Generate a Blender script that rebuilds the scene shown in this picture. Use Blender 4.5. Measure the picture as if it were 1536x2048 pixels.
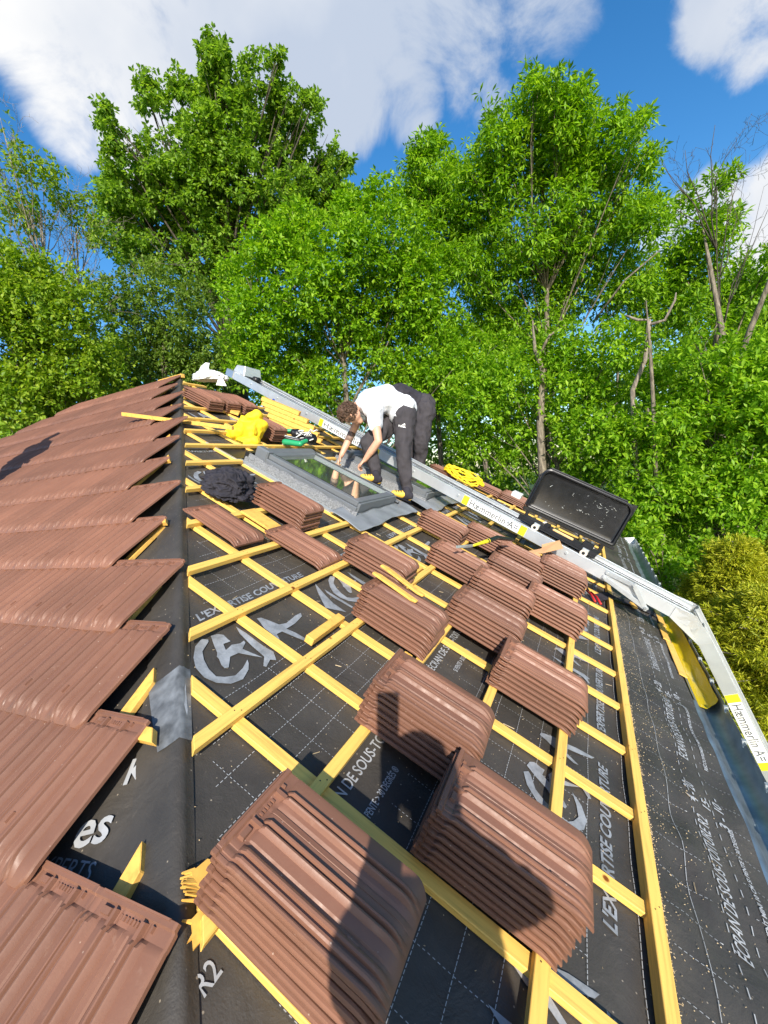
import bpy, bmesh, math, random
import numpy as np
from mathutils import Vector, Matrix, noise
from math import sin, cos, tan, pi, radians, sqrt, atan2, asin, degrees

for o in list(bpy.data.objects): bpy.data.objects.remove(o)
scene = bpy.context.scene
COL = scene.collection
random.seed(7)

# ------------------------------------------------------------------ camera
Z0 = 4.4                      # height of the lens above the ground
CM = np.array([[0.4172146, -0.90171345, -0.11333506],
               [-0.12491327, 0.0666264, -0.98992808],
               [0.90018257, 0.4271695, -0.08483847]])   # rows: right, down, forward
FOC = 883.469
cam_d = bpy.data.cameras.new('camera'); cam = bpy.data.objects.new('camera', cam_d); COL.objects.link(cam)
mw = Matrix.Identity(4)
for r in range(3):
    mw[r][0] = CM[0][r]; mw[r][1] = -CM[1][r]; mw[r][2] = -CM[2][r]
mw[2][3] = Z0
cam.matrix_world = mw
cam_d.sensor_fit = 'VERTICAL'; cam_d.sensor_height = 24.0; cam_d.lens = FOC / 2048 * 24.0
cam_d.clip_start = 0.02; cam_d.clip_end = 2000
scene.camera = cam
scene.render.resolution_x = 768; scene.render.resolution_y = 1024

def rayd(px, py):
    d = np.array([(px - 768) / FOC, (py - 1024) / FOC, 1.0])
    return CM.T @ d
def pR(px, py, h=0.0):
    """point of the right roof slope (raised by h) lying in that direction"""
    d = Vector(rayd(px, py)); return Vector((0, 0, Z0)) + d * (-(UH - h) / d.dot(RN))
def at(px, py, depth):
    """point seen in that direction, depth metres in front of the lens"""
    p = rayd(px, py) * depth
    return Vector((p[0], p[1], p[2] + Z0))
def atd(px, py, dist):
    r = rayd(px, py); r = r / np.linalg.norm(r) * dist
    return Vector((r[0], r[1], r[2] + Z0))

# ------------------------------------------------------------------ sky and sun
SUN = Vector((0.786, 0.413, -0.460)).normalized()
w = bpy.data.worlds.new("World"); scene.world = w; w.use_nodes = True
nt = w.node_tree; nt.nodes.clear()
def N(nt, t, **kw):
    n = nt.nodes.new(t)
    for k, v in kw.items():
        if k.startswith('i_'): n.inputs[int(k[2:])].default_value = v
        else: setattr(n, k, v)
    return n
def LK(nt, a, b): nt.links.new(a, b)
def setin(nt, sock, v):
    if isinstance(v, bpy.types.NodeSocket): nt.links.new(v, sock)
    else: sock.default_value = v
def MA(nt, op, a, b=0.0, c=None, clamp=False):
    n = nt.nodes.new('ShaderNodeMath'); n.operation = op; n.use_clamp = clamp
    for i, v in enumerate((a, b, c)):
        if v is None: continue
        setin(nt, n.inputs[i], v)
    return n.outputs[0]
def MIX(nt, f, a, b, mode='MIX'):
    n = nt.nodes.new('ShaderNodeMix'); n.data_type = 'RGBA'; n.blend_type = mode
    ins = [s for s in n.inputs if s.enabled]
    setin(nt, n.inputs[0], f)
    setin(nt, n.inputs[6], a); setin(nt, n.inputs[7], b)
    return n.outputs[2]
sky = N(nt, 'ShaderNodeTexSky', sky_type='NISHITA', sun_disc=False)
sky.sun_elevation = radians(27.4); sky.sun_rotation = atan2(-SUN.x, -SUN.y)
sky.altitude = 100; sky.air_density = 1.0; sky.dust_density = 0.6; sky.ozone_density = 2.0
hs = N(nt, 'ShaderNodeHueSaturation'); hs.inputs['Saturation'].default_value = 1.35; hs.inputs['Value'].default_value = 1.0
LK(nt, sky.outputs[0], hs.inputs['Color'])
tc = N(nt, 'ShaderNodeTexCoord')
nz = N(nt, 'ShaderNodeTexNoise', noise_dimensions='3D'); nz.inputs['Scale'].default_value = 5.5; nz.inputs['Detail'].default_value = 11; nz.inputs['Roughness'].default_value = .62; nz.inputs['Distortion'].default_value = .5
LK(nt, tc.outputs['Generated'], nz.inputs['Vector'])
nz2 = N(nt, 'ShaderNodeTexNoise'); nz2.inputs['Scale'].default_value = 1.8; nz2.inputs['Detail'].default_value = 6
LK(nt, tc.outputs['Generated'], nz2.inputs['Vector'])
blobs = [(30,-10,7,1),(150,60,9,1),(250,130,9,1),(350,170,10,1),(470,180,10,1),(580,160,9,1),(640,60,10,1),(700,190,7,1),(745,120,6,.9),(800,60,5,.8),(420,60,14,1),
         (300,260,8,.9),(810,200,5,.8),(870,30,5,.66),(950,10,5,.54),(940,110,4.5,.50),(1040,0,5,.46),(130,250,4,.75),(165,290,3,.62),(1120,0,5,.46),(950,180,4,.46),(250,-150,14,1),(560,-120,10,1),(40,40,4,.9),
         (1455,25,4.6,.95),(1425,75,3.0,.8),(1520,40,5,.9),(1500,110,3,.6),(1500,430,5,1),(1430,410,4,.85),(1540,540,6,1),(1380,440,4,.8),(1590,380,5,1),(1340,480,4,.6)]
acc = None
for (bx_, by_, rr, wt) in blobs:
    d = rayd(bx_, by_); d = d / np.linalg.norm(d)
    vm = N(nt, 'ShaderNodeVectorMath', operation='DOT_PRODUCT'); LK(nt, tc.outputs['Generated'], vm.inputs[0]); vm.inputs[1].default_value = tuple(d)
    mr = N(nt, 'ShaderNodeMapRange', interpolation_type='SMOOTHSTEP'); LK(nt, vm.outputs['Value'], mr.inputs[0])
    mr.inputs[1].default_value = cos(radians(rr * .95)); mr.inputs[2].default_value = cos(radians(rr * .25)); mr.inputs[3].default_value = 0; mr.inputs[4].default_value = wt
    acc = mr.outputs[0] if acc is None else MA(nt, 'MAXIMUM', acc, mr.outputs[0])
m1 = MA(nt, 'MULTIPLY_ADD', nz.outputs[0], 2.3, -1.15)
m2 = MA(nt, 'ADD', acc, m1)
m2b = MA(nt, 'MULTIPLY', m2, MA(nt, 'GREATER_THAN', acc, .001))
cl = N(nt, 'ShaderNodeMapRange', interpolation_type='SMOOTHSTEP'); LK(nt, m2b, cl.inputs[0]); cl.inputs[1].default_value = .14; cl.inputs[2].default_value = .88
ccr = N(nt, 'ShaderNodeValToRGB'); LK(nt, nz2.outputs[0], ccr.inputs[0])
ccr.color_ramp.elements[0].position = .38; ccr.color_ramp.elements[0].color = (.56, .64, .78, 1)
ccr.color_ramp.elements[1].position = .62; ccr.color_ramp.elements[1].color = (1.0, 1.0, 1.0, 1)
bgS = N(nt, 'ShaderNodeBackground'); LK(nt, hs.outputs[0], bgS.inputs[0]); bgS.inputs[1].default_value = .145
bgC = N(nt, 'ShaderNodeBackground'); LK(nt, ccr.outputs[0], bgC.inputs[0]); bgC.inputs[1].default_value = .66
mixw = N(nt, 'ShaderNodeMixShader'); LK(nt, cl.outputs[0], mixw.inputs[0]); LK(nt, bgS.outputs[0], mixw.inputs[1]); LK(nt, bgC.outputs[0], mixw.inputs[2])
wo = N(nt, 'ShaderNodeOutputWorld'); LK(nt, mixw.outputs[0], wo.inputs[0])

sl = bpy.data.lights.new('sun', 'SUN'); sl.energy = 4.6; sl.angle = radians(.5); sl.color = (1, .93, .82)
so = bpy.data.objects.new('sun', sl); COL.objects.link(so); so.location = (-10, -6, 14)
so.rotation_euler = SUN.to_track_quat('-Z', 'Y').to_euler()
scene.view_settings.view_transform = 'Standard'; scene.view_settings.look = 'None'
scene.view_settings.exposure = 0.62; scene.view_settings.gamma = 1

# ------------------------------------------------------------------ frames of the two roof slopes
TR = 0.53487583; TL = 0.55507016; UH = 1.2
RO = Vector((0, 0, Z0)); RU = Vector((1, 0, 0)); RV = Vector((0, cos(TR), sin(TR))); RN = Vector((0, -sin(TR), cos(TR)))
def R3(u, v, h=0.0): return RO + RU * u + RV * v + RN * (h - UH)
LO = R3(.943, .744, 0); LA = Vector((0, 1, 0)); LB = Vector((cos(TL), 0, sin(TL))); LN = Vector((-sin(TL), 0, cos(TL)))
def L3(a, b, h=0.0): return LO + LA * a + LB * b + LN * h
HS = tan(TL) / sin(TR)
def hipv(u): return .744 + HS * (u - .943)
def hipu(v): return .943 + (v - .744) / HS
APU = 4.65; APV = hipv(APU)
FCU = 9.24; EAV = -1.3
def farhip(v): return APU + (APV - v) * (FCU - APU) / (APV - EAV)
MR = Matrix.Identity(4)
for r in range(3): MR[r][0] = RU[r]; MR[r][1] = RV[r]; MR[r][2] = RN[r]

# ------------------------------------------------------------------ object helpers
def obj(name, verts, faces, mat, parent=None, loc=None, smooth=False, mats=None, mi=None):
    """one mesh object; verts are world coordinates"""
    if parent is not None: o0 = Vector(parent['o0'])
    else: o0 = Vector(loc) if loc is not None else Vector(verts[0] if not hasattr(verts, 'mean') else verts[0])
    me = bpy.data.meshes.new(name)
    va = np.asarray(verts, dtype=np.float32).reshape(-1, 3) - np.array(o0, dtype=np.float32)
    if isinstance(faces, np.ndarray):
        k = faces.shape[1]; nf = len(faces)
        me.vertices.add(len(va)); me.vertices.foreach_set('co', va.ravel())
        me.loops.add(nf * k); me.loops.foreach_set('vertex_index', faces.ravel().astype(np.int32))
        me.polygons.add(nf); me.polygons.foreach_set('loop_start', np.arange(0, nf * k, k, dtype=np.int32))
        me.update(calc_edges=True); me.validate()
    else:
        me.from_pydata([tuple(x) for x in va], [], faces)
    for m in (mats or [mat]): me.materials.append(m)
    if mi is not None: me.polygons.foreach_set('material_index', np.asarray(mi, dtype=np.int32))
    if smooth: me.polygons.foreach_set('use_smooth', np.ones(len(me.polygons), dtype=bool))
    me.update()
    o = bpy.data.objects.new(name, me); COL.objects.link(o)
    if parent is not None: o.parent = parent
    else: o.location = o0
    o['o0'] = tuple(o0)
    return o
def thing(name, label, cat, loc, group=None):
    o = bpy.data.objects.new(name, None); COL.objects.link(o); o.location = loc; o['o0'] = tuple(loc)
    o.empty_display_size = .1
    return tag(o, label, cat, group)
def tag(o, label, cat, group=None, kind=None):
    if label: o['label'] = label
    if cat: o['category'] = cat
    if group: o['group'] = group
    if kind: o['kind'] = kind
    return o
def struct(o): o['kind'] = 'structure'; return o

class MB:
    def __init__(s): s.v = []; s.f = []
    def add(s, vs, fs):
        k = len(s.v); s.v += [Vector(x) for x in vs]; s.f += [tuple(i + k for i in f) for f in fs]; return s
    def hexa(s, c):   # c: 8 corners, bottom 4 ccw, top 4 ccw
        return s.add(c, [(3, 2, 1, 0), (4, 5, 6, 7), (0, 1, 5, 4), (1, 2, 6, 5), (2, 3, 7, 6), (3, 0, 4, 7)])
    def box(s, fr, x0, x1, y0, y1, z0, z1):
        return s.hexa([fr(x0, y0, z0), fr(x1, y0, z0), fr(x1, y1, z0), fr(x0, y1, z0), fr(x0, y0, z1), fr(x1, y0, z1), fr(x1, y1, z1), fr(x0, y1, z1)])
    def tube(s, pts, rad, seg=8, cap=True):
        pts = [Vector(p) for p in pts]; n = len(pts)
        rs = rad if isinstance(rad, (list, tuple)) else [rad] * n
        up = Vector((0, 0, 1)); rings = []; pu = None
        for i in range(n):
            d = (pts[min(i + 1, n - 1)] - pts[max(i - 1, 0)])
            d = d.normalized() if d.length > 1e-9 else Vector((0, 0, 1))
            if pu is None: a = d.cross(up if abs(d.z) < .9 else Vector((1, 0, 0))).normalized()
            else: a = (pu - d * pu.dot(d)); a = a.normalized() if a.length > 1e-6 else d.orthogonal().normalized()
            pu = a; b = d.cross(a)
            rings.append([pts[i] + (a * cos(2 * pi * k / seg) + b * sin(2 * pi * k / seg)) * rs[i] for k in range(seg)])
        vs = [p for r in rings for p in r]; fs = []
        for i in range(n - 1):
            for k in range(seg):
                fs.append((i * seg + k, i * seg + (k + 1) % seg, (i + 1) * seg + (k + 1) % seg, (i + 1) * seg + k))
        if cap: fs += [tuple(reversed(range(seg))), tuple(range((n - 1) * seg, n * seg))]
        return s.add(vs, fs)
    def ball(s, c, r, seg=8, rings=5, sc=(1, 1, 1)):
        c = Vector(c); vs = []; fs = []
        for i in range(rings + 1):
            t = pi * i / rings
            for k in range(seg):
                vs.append(c + Vector((r * sc[0] * sin(t) * cos(2 * pi * k / seg), r * sc[1] * sin(t) * sin(2 * pi * k / seg), r * sc[2] * cos(t))))
        for i in range(rings):
            for k in range(seg): fs.append((i * seg + k, (i + 1) * seg + k, (i + 1) * seg + (k + 1) % seg, i * seg + (k + 1) % seg))
        return s.add(vs, fs)
    def poly(s, pts, thick, nrm):
        n = len(pts); pts = [Vector(p) for p in pts]; nrm = Vector(nrm) * thick
        vs = pts + [p + nrm for p in pts]
        fs = [tuple(reversed(range(n))), tuple(range(n, 2 * n))] + [(i, (i + 1) % n, (i + 1) % n + n, i + n) for i in range(n)]
        return s.add(vs, fs)
    def build(s, name, mat, parent=None, loc=None, bevel=0, smooth=False):
        o = obj(name, s.v, s.f, mat, parent, loc if loc is not None else (s.v[0] if parent is None else None), smooth)
        bm = bmesh.new(); bm.from_mesh(o.data)
        if bevel:
            bmesh.ops.remove_doubles(bm, verts=bm.verts, dist=1e-5)
            bmesh.ops.bevel(bm, geom=list(bm.edges), offset=bevel, segments=1, affect='EDGES', clamp_overlap=True)
        bmesh.ops.recalc_face_normals(bm, faces=bm.faces)
        bm.to_mesh(o.data); bm.free()
        if smooth: o.data.polygons.foreach_set('use_smooth', np.ones(len(o.data.polygons), dtype=bool))
        return o
def prism_frame(O, X, Y, Z):
    O = Vector(O); X = Vector(X); Y = Vector(Y); Z = Vector(Z)
    return lambda x, y, z: O + X * x + Y * y + Z * z

def caps_mesh(caps, seg=14):
    vs = []; fs = []
    for (p, r, q, t) in caps:
        p = Vector(p); q = Vector(q); d = q - p; L = d.length
        d = d / L if L > 1e-6 else Vector((0, 0, 1))
        a = d.orthogonal().normalized(); b = d.cross(a); k0 = len(vs); rings = []
        for i in range(5):
            ph = -pi / 2 + (pi / 2) * i / 4.0
            rings.append((p + d * (r * sin(ph)), max(r * cos(ph), 1e-4)))
        for i in range(5):
            ph = (pi / 2) * i / 4.0
            rings.append((q + d * (t * sin(ph)), max(t * cos(ph), 1e-4)))
        for (c, rr) in rings:
            for k in range(seg): vs.append(c + (a * cos(2 * pi * k / seg) + b * sin(2 * pi * k / seg)) * rr)
        for i in range(len(rings) - 1):
            for k in range(seg): fs.append((k0 + i * seg + k, k0 + i * seg + (k + 1) % seg, k0 + (i + 1) * seg + (k + 1) % seg, k0 + (i + 1) * seg + k))
        fs.append(tuple(reversed(range(k0, k0 + seg)))); e = k0 + (len(rings) - 1) * seg; fs.append(tuple(range(e, e + seg)))
    return vs, fs
def organic(name, caps, mat, parent=None, voxel=.01, smooth=6, loc=None, wrinkle=0, wscale=12, seed=0):
    """tapered limbs fused into one continuous skin"""
    vs, fs = caps_mesh(caps)
    o = obj(name, vs, fs, mat, parent, loc if loc is not None else vs[0])
    m = o.modifiers.new('r', 'REMESH'); m.mode = 'VOXEL'; m.voxel_size = voxel
    s = o.modifiers.new('s', 'SMOOTH'); s.iterations = smooth; s.factor = .5
    dg = bpy.context.evaluated_depsgraph_get(); dg.update()
    me = bpy.data.meshes.new_from_object(o.evaluated_get(dg)); o.modifiers.clear(); old = o.data; o.data = me; me.name = name; bpy.data.meshes.remove(old)
    if not me.materials: me.materials.append(mat)
    if wrinkle:
        o0 = Vector(o['o0']); off = Vector((seed, seed * 2, 0)); nrm = [v.normal.copy() for v in me.vertices]
        for v, n_ in zip(me.vertices, nrm):
            q = (v.co) * wscale + off
            f = 1 - 2 * abs(noise.noise(Vector((q.x, q.y, q.z * .55))))
            v.co += n_ * (wrinkle * (f - .3) + wrinkle * .5 * noise.noise(q * 2.3))
    me.polygons.foreach_set('use_smooth', np.ones(len(me.polygons), dtype=bool)); me.update()
    return o

# ------------------------------------------------------------------ materials
def newmat(name):
    m = bpy.data.materials.new(name); m.use_nodes = True; nt = m.node_tree; nt.nodes.clear()
    out = nt.nodes.new('ShaderNodeOutputMaterial'); b = nt.nodes.new('ShaderNodeBsdfPrincipled'); nt.links.new(b.outputs[0], out.inputs[0])
    return m, nt, b, out
def ramp(nt, fac, stops):
    r = nt.nodes.new('ShaderNodeValToRGB'); nt.links.new(fac, r.inputs[0]); els = r.color_ramp.elements
    while len(els) < len(stops): els.new(.5)
    for e, (p, c) in zip(els, stops): e.position = p; e.color = (c[0], c[1], c[2], 1)
    return r.outputs[0]
def noisen(nt, scale, detail=4, vec=None, rough=.5, dist=0):
    n = nt.nodes.new('ShaderNodeTexNoise'); n.inputs['Scale'].default_value = scale; n.inputs['Detail'].default_value = detail
    n.inputs['Roughness'].default_value = rough; n.inputs['Distortion'].default_value = dist
    if vec is not None: nt.links.new(vec, n.inputs['Vector'])
    return n.outputs[0]
def geo(nt): return nt.nodes.new('ShaderNodeNewGeometry')
def bumpn(nt, b, h, strength, dist=.01):
    n = nt.nodes.new('ShaderNodeBump'); n.inputs['Strength'].default_value = strength; n.inputs['Distance'].default_value = dist
    nt.links.new(h, n.inputs['Height']); nt.links.new(n.outputs[0], b.inputs['Normal'])
def simple(name, c, rough=.5, metal=0, var=.12, scale=8, bump=0, spec=.5, fine=0):
    m, nt, b, out = newmat(name)
    tcn = nt.nodes.new('ShaderNodeTexCoord'); g = geo(nt)
    f = noisen(nt, scale, 5, g.outputs['Position'])
    d = tuple(x * (1 - var) for x in c); l = tuple(min(1, x * (1 + var)) for x in c)
    nt.links.new(ramp(nt, f, [(.3, d), (.7, l)]), b.inputs['Base Color'])
    b.inputs['Roughness'].default_value = rough; b.inputs['Metallic'].default_value = metal; b.inputs['Specular IOR Level'].default_value = spec
    if bump: bumpn(nt, b, noisen(nt, fine or scale * 6, 4, g.outputs['Position']), bump)
    return m
def mapped(nt, rotx, scl):
    g = geo(nt); a = nt.nodes.new('ShaderNodeVectorRotate'); a.rotation_type = 'X_AXIS'; nt.links.new(g.outputs['Position'], a.inputs['Vector']); a.inputs['Angle'].default_value = rotx
    v = nt.nodes.new('ShaderNodeVectorMath'); v.operation = 'MULTIPLY'; nt.links.new(a.outputs[0], v.inputs[0]); v.inputs[1].default_value = scl
    return v.outputs[0]
def wood(name, base, rotx, scl, dark=.72):
    m, nt, b, out = newmat(name)
    vec = mapped(nt, rotx, scl)
    gr = noisen(nt, 1.0, 6, vec, .6, .3)
    c1 = ramp(nt, gr, [(.3, tuple(x * dark for x in base)), (.5, base), (.75, tuple(min(1, x * 1.12) for x in base))])
    g = geo(nt)
    v = nt.nodes.new('ShaderNodeTexVoronoi'); v.inputs['Scale'].default_value = 5.5; nt.links.new(g.outputs['Position'], v.inputs['Vector'])
    kn = ramp(nt, v.outputs['Distance'], [(.0, (.16, .07, .02)), (.045, (.3, .14, .04)), (.075, (1, 1, 1))])
    rnd = nt.nodes.new('ShaderNodeNewGeometry')
    isl = ramp(nt, rnd.outputs['Random Per Island'], [(0, (.82, .80, .72)), (1, (1.0, 1.0, 1.0))])
    x = MIX(nt, 1, c1, kn, 'MULTIPLY'); x = MIX(nt, 1, x, isl, 'MULTIPLY')
    nt.links.new(x, b.inputs['Base Color']); b.inputs['Roughness'].default_value = .62; b.inputs['Specular IOR Level'].default_value = .35
    bumpn(nt, b, gr, .25, .004)
    return m
YEL = (.84, .52, .12)
M = {}
M['wood_u'] = wood('batten_wood', YEL, 0, (4, 90, 90))
M['wood_v'] = wood('counter_batten_wood', YEL, -TR, (90, 4, 90))
M['wood_l'] = wood('loose_wood', (.80, .46, .10), 0, (30, 30, 30))
M['wood_pale'] = wood('fresh_wood', (.78, .50, .22), .3, (20, 40, 40))
# fired clay tile
def tile_mat(name, c):
    m, nt, b, out = newmat(name); g = geo(nt)
    f = noisen(nt, 3, 5, g.outputs['Position']); f2 = noisen(nt, 160, 3, g.outputs['Position'])
    col = ramp(nt, f, [(.3, tuple(x * .86 for x in c)), (.7, tuple(x * 1.08 for x in c))])
    isl = ramp(nt, g.outputs['Random Per Island'], [(0, (.90, .90, .90)), (1, (1.08, 1.06, 1.04))])
    col = MIX(nt, 1, col, isl, 'MULTIPLY')
    oi = nt.nodes.new('ShaderNodeObjectInfo'); col = MIX(nt, 1, col, ramp(nt, oi.outputs['Random'], [(0, (.88, .88, .88)), (1, (1.1, 1.08, 1.06))]), 'MULTIPLY')
    big = noisen(nt, 1.1, 3, g.outputs['Position']); col = MIX(nt, 1, col, ramp(nt, big, [(.35, (.92, .92, .92)), (.65, (1.05, 1.04, 1.03))]), 'MULTIPLY')
    dust = noisen(nt, 22, 6, g.outputs['Position'], .7)
    dm = ramp(nt, dust, [(.62, (0, 0, 0)), (.76, (.18, .18, .18))])
    col = MIX(nt, dm, col, (.50, .36, .27, 1))
    ch = nt.nodes.new('ShaderNodeTexVoronoi'); ch.inputs['Scale'].default_value = 28; nt.links.new(g.outputs['Position'], ch.inputs['Vector'])
    cm_ = ramp(nt, ch.outputs['Distance'], [(.035, (.5, .5, .5)), (.06, (0, 0, 0))])
    col = MIX(nt, cm_, col, (.55, .42, .33, 1))
    nt.links.new(col, b.inputs['Base Color']); rr_ = ramp(nt, noisen(nt, 40, 4, g.outputs['Position']), [(.3, (.40, .40, .40)), (.7, (.62, .62, .62))]); nt.links.new(rr_, b.inputs['Roughness']); b.inputs['Specular IOR Level'].default_value = .42
    bumpn(nt, b, f2, .12, .002)
    return m
M['tile'] = tile_mat('brown_tile', (.212, .102, .066))
# roofing underlay
m, nt, b, out = newmat('underlay_black'); g = geo(nt)
f = noisen(nt, 2.2, 6, g.outputs['Position'], .6); f2 = noisen(nt, 30, 6, g.outputs['Position'], .7)
col = ramp(nt, f, [(.32, (.030, .028, .026)), (.5, (.046, .042, .037)), (.72, (.078, .068, .056))])
sc = ramp(nt, f2, [(.6, (0, 0, 0)), (.75, (.4, .4, .4))]); col = MIX(nt, sc, col, (.11, .095, .075, 1))
vo = nt.nodes.new('ShaderNodeTexVoronoi'); vo.inputs['Scale'].default_value = 34; nt.links.new(g.outputs['Position'], vo.inputs['Vector'])
sp = ramp(nt, vo.outputs['Distance'], [(.06, (.8, .8, .8)), (.10, (0, 0, 0))]); col = MIX(nt, sp, col, (.34, .29, .22, 1))
nt.links.new(col, b.inputs['Base Color']); b.inputs['Roughness'].default_value = .55; b.inputs['Specular IOR Level'].default_value = .45
wv = noisen(nt, 220, 2, g.outputs['Position']); dust = noisen(nt, 3.1, 7, g.outputs['Position'], .75, 1.2); sx_ = nt.nodes.new('ShaderNodeSeparateXYZ'); nt.links.new(g.outputs['Position'], sx_.inputs[0])
edge = nt.nodes.new('ShaderNodeMapRange'); nt.links.new(sx_.outputs['Y'], edge.inputs[0]); edge.inputs[1].default_value = -.55; edge.inputs[2].default_value = -.75; edge.inputs[3].default_value = .12; edge.inputs[4].default_value = .75
dm = MA(nt, 'MULTIPLY', edge.outputs[0], MA(nt, 'MULTIPLY', dust, 1.3, clamp=True)); col = MIX(nt, dm, col, (.125, .098, .070, 1)); nt.links.new(col, b.inputs['Base Color'])
h2 = MA(nt, 'ADD', MA(nt, 'MULTIPLY', noisen(nt, 7, 5, g.outputs['Position'], .6, .6), 1.6), MA(nt, 'MULTIPLY', wv, .12)); bumpn(nt, b, h2, .5, .012)
M['membrane'] = m
m, nt, b, out = newmat('underlay_print'); g = geo(nt)
f = noisen(nt, 18, 5, g.outputs['Position'], .7)
nt.links.new(ramp(nt, f, [(.3, (.15, .16, .17)), (.65, (.30, .32, .345))]), b.inputs['Base Color']); b.inputs['Roughness'].default_value = .6
M['print'] = m
M['print_dim'] = simple('worn_print', (.13, .14, .15), .6, 0, .5, 22)
M['print_w'] = simple('underlay_white_print', (.36, .37, .38), .6, 0, .15, 20)
M['alu'] = simple('aluminium', (.62, .65, .68), .38, .85, .1, 5, .05)
M['alu_lit'] = simple('aluminium_satin', (.64, .66, .66), .42, .6, .10, 6, .04)
M['zinc'] = simple('zinc_gutter', (.36, .42, .45), .45, .85, .25, 9, .08)
M['galv'] = simple('galvanised', (.55, .58, .58), .45, .6, .12, 30)
M['grey_frame'] = simple('grey_coated_metal', (.175, .188, .20), .38, .25, .1, 6)
M['grey_flash'] = simple('grey_flashing', (.29, .305, .32), .42, .3, .12, 7, .15, .5, 14)
M['foam'] = simple('foil_collar', (.20, .205, .21), .45, .2, .5, 120, .8, .5, 160)
M['black_pl'] = simple('black_plastic', (.012, .012, .014), .28, 0, .3, 12, .05)
M['black_metal'] = simple('black_metal', (.02, .02, .022), .4, .3, .3, 12)
M['dark_rub'] = simple('rubber', (.02, .02, .02), .7)
M['white_pl'] = simple('white_plastic', (.75, .75, .72), .45, 0, .08, 20, .1)
M['white_nyl'] = simple('cream_wheel', (.65, .60, .50), .5)
M['yellow'] = simple('yellow_sticker', (.80, .68, .02), .5, 0, .06)
M['sticker'] = simple('white_sticker', (.80, .80, .76), .5, 0, .04)
M['ink'] = simple('grey_ink', (.10, .11, .12), .6)
M['yellow_cloth'] = simple('yellow_cloth', (.86, .60, .015), .7, 0, .08, 9, .15)
M['black_cloth'] = simple('black_cloth', (.030, .028, .036), .85, 0, .25, 14, .35, .3, 260)
M['trousers'] = simple('dark_jogging_fabric', (.052, .047, .052), .85, 0, .15, 12, .3, .25, 240)
M['shirt'] = simple('white_tshirt', (.66, .67, .70), .85, 0, .05, 10, .3, .25, 120)
M['skin'] = simple('skin', (.60, .33, .22), .5, 0, .08, 14, .1)
M['tattoo'] = simple('tattooed_skin', (.20, .13, .10), .6, 0, .3, 40)
M['hair'] = simple('brown_hair', (.085, .045, .025), .6, 0, .5, 60, .8, .5, 90)
M['shoe_y'] = simple('yellow_shoe', (.75, .48, .06), .6, 0, .15, 30)
M['cardboard'] = simple('cardboard', (.55, .30, .14), .8, 0, .08, 8)
M['green_pl'] = simple('green_plastic', (.02, .30, .12), .4, 0, .1)
M['red'] = simple('red_plastic', (.45, .02, .02), .45)
M['blue'] = simple('blue_plastic', (.02, .06, .35), .45)
M['render'] = simple('house_render', (.55, .50, .42), .9, 0, .08, 3, .3)
M['film'] = None
m, nt, b, out = newmat('yellow_film'); b.inputs['Base Color'].default_value = (.62, .45, .01, 1); b.inputs['Roughness'].default_value = .25
g = geo(nt); bumpn(nt, b, noisen(nt, 14, 5, g.outputs['Position']), .5, .01); M['film'] = m
m, nt, b, out = newmat('roof_window_glass'); b.inputs['Base Color'].default_value = (.86, .93, .80, 1); b.inputs['Roughness'].default_value = .05; b.inputs['Metallic'].default_value = .95
M['glass'] = m
M['chips'] = simple('sawdust_chips', (.46, .36, .22), .8, 0, .3, 90)
M['bark'] = None
def bark(name, c1, c2):
    m, nt, b, out = newmat(name); g = geo(nt)
    v = nt.nodes.new('ShaderNodeVectorMath'); v.operation = 'MULTIPLY'; nt.links.new(g.outputs['Position'], v.inputs[0]); v.inputs[1].default_value = (9, 9, 2.5)
    f = noisen(nt, 2.2, 6, v.outputs[0], .65)
    nt.links.new(ramp(nt, f, [(.35, c1), (.62, c2)]), b.inputs['Base Color']); b.inputs['Roughness'].default_value = .9
    bumpn(nt, b, f, .6, .03); return m
M['bark'] = bark('bark_grey', (.07, .055, .04), (.26, .22, .16)); M['bark_dead'] = bark('bark_dead', (.12, .10, .08), (.36, .30, .24))
M['bark_dark'] = bark('bark_dark', (.03, .025, .02), (.10, .085, .06))
def leafmat(name, cols, trans=.46):
    m, nt, b, out = newmat(name); g = geo(nt)
    isl = g.outputs['Random Per Island']
    f = noisen(nt, .9, 3, g.outputs['Position'])
    x = MA(nt, 'ADD', MA(nt, 'MULTIPLY', isl, .55), MA(nt, 'MULTIPLY', f, .5))
    c = ramp(nt, x, [(.2, cols[0]), (.5, cols[1]), (.8, cols[2])])
    nt.links.new(c, b.inputs['Base Color']); b.inputs['Roughness'].default_value = .5; b.inputs['Specular IOR Level'].default_value = .35
    t = nt.nodes.new('ShaderNodeBsdfTranslucent'); c2 = MIX(nt, 1, c, (1.5, 1.5, .6, 1), 'MULTIPLY'); nt.links.new(c2, t.inputs[0])
    mx = nt.nodes.new('ShaderNodeMixShader'); mx.inputs[0].default_value = trans
    nt.links.new(b.outputs[0], mx.inputs[1]); nt.links.new(t.outputs[0], mx.inputs[2]); nt.links.new(mx.outputs[0], out.inputs[0])
    return m
M['leaf_oak'] = leafmat('oak_leaf', [(.10, .20, .018), (.19, .34, .03), (.31, .46, .06)])
M['leaf_ches'] = leafmat('chestnut_leaf', [(.10, .23, .008), (.19, .37, .012), (.34, .52, .03)])
M['leaf_right'] = leafmat('broad_leaf', [(.10, .23, .008), (.20, .39, .012), (.36, .54, .03)])
M['leaf_left'] = leafmat('pale_leaf', [(.10, .20, .012), (.20, .33, .018), (.36, .47, .04)])
M['leaf_dull'] = leafmat('olive_leaf', [(.08, .16, .02), (.15, .25, .035), (.24, .34, .06)])
M['needle'] = leafmat('conifer_needles', [(.22, .27, .012), (.38, .42, .018), (.58, .55, .04)], .3)
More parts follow.
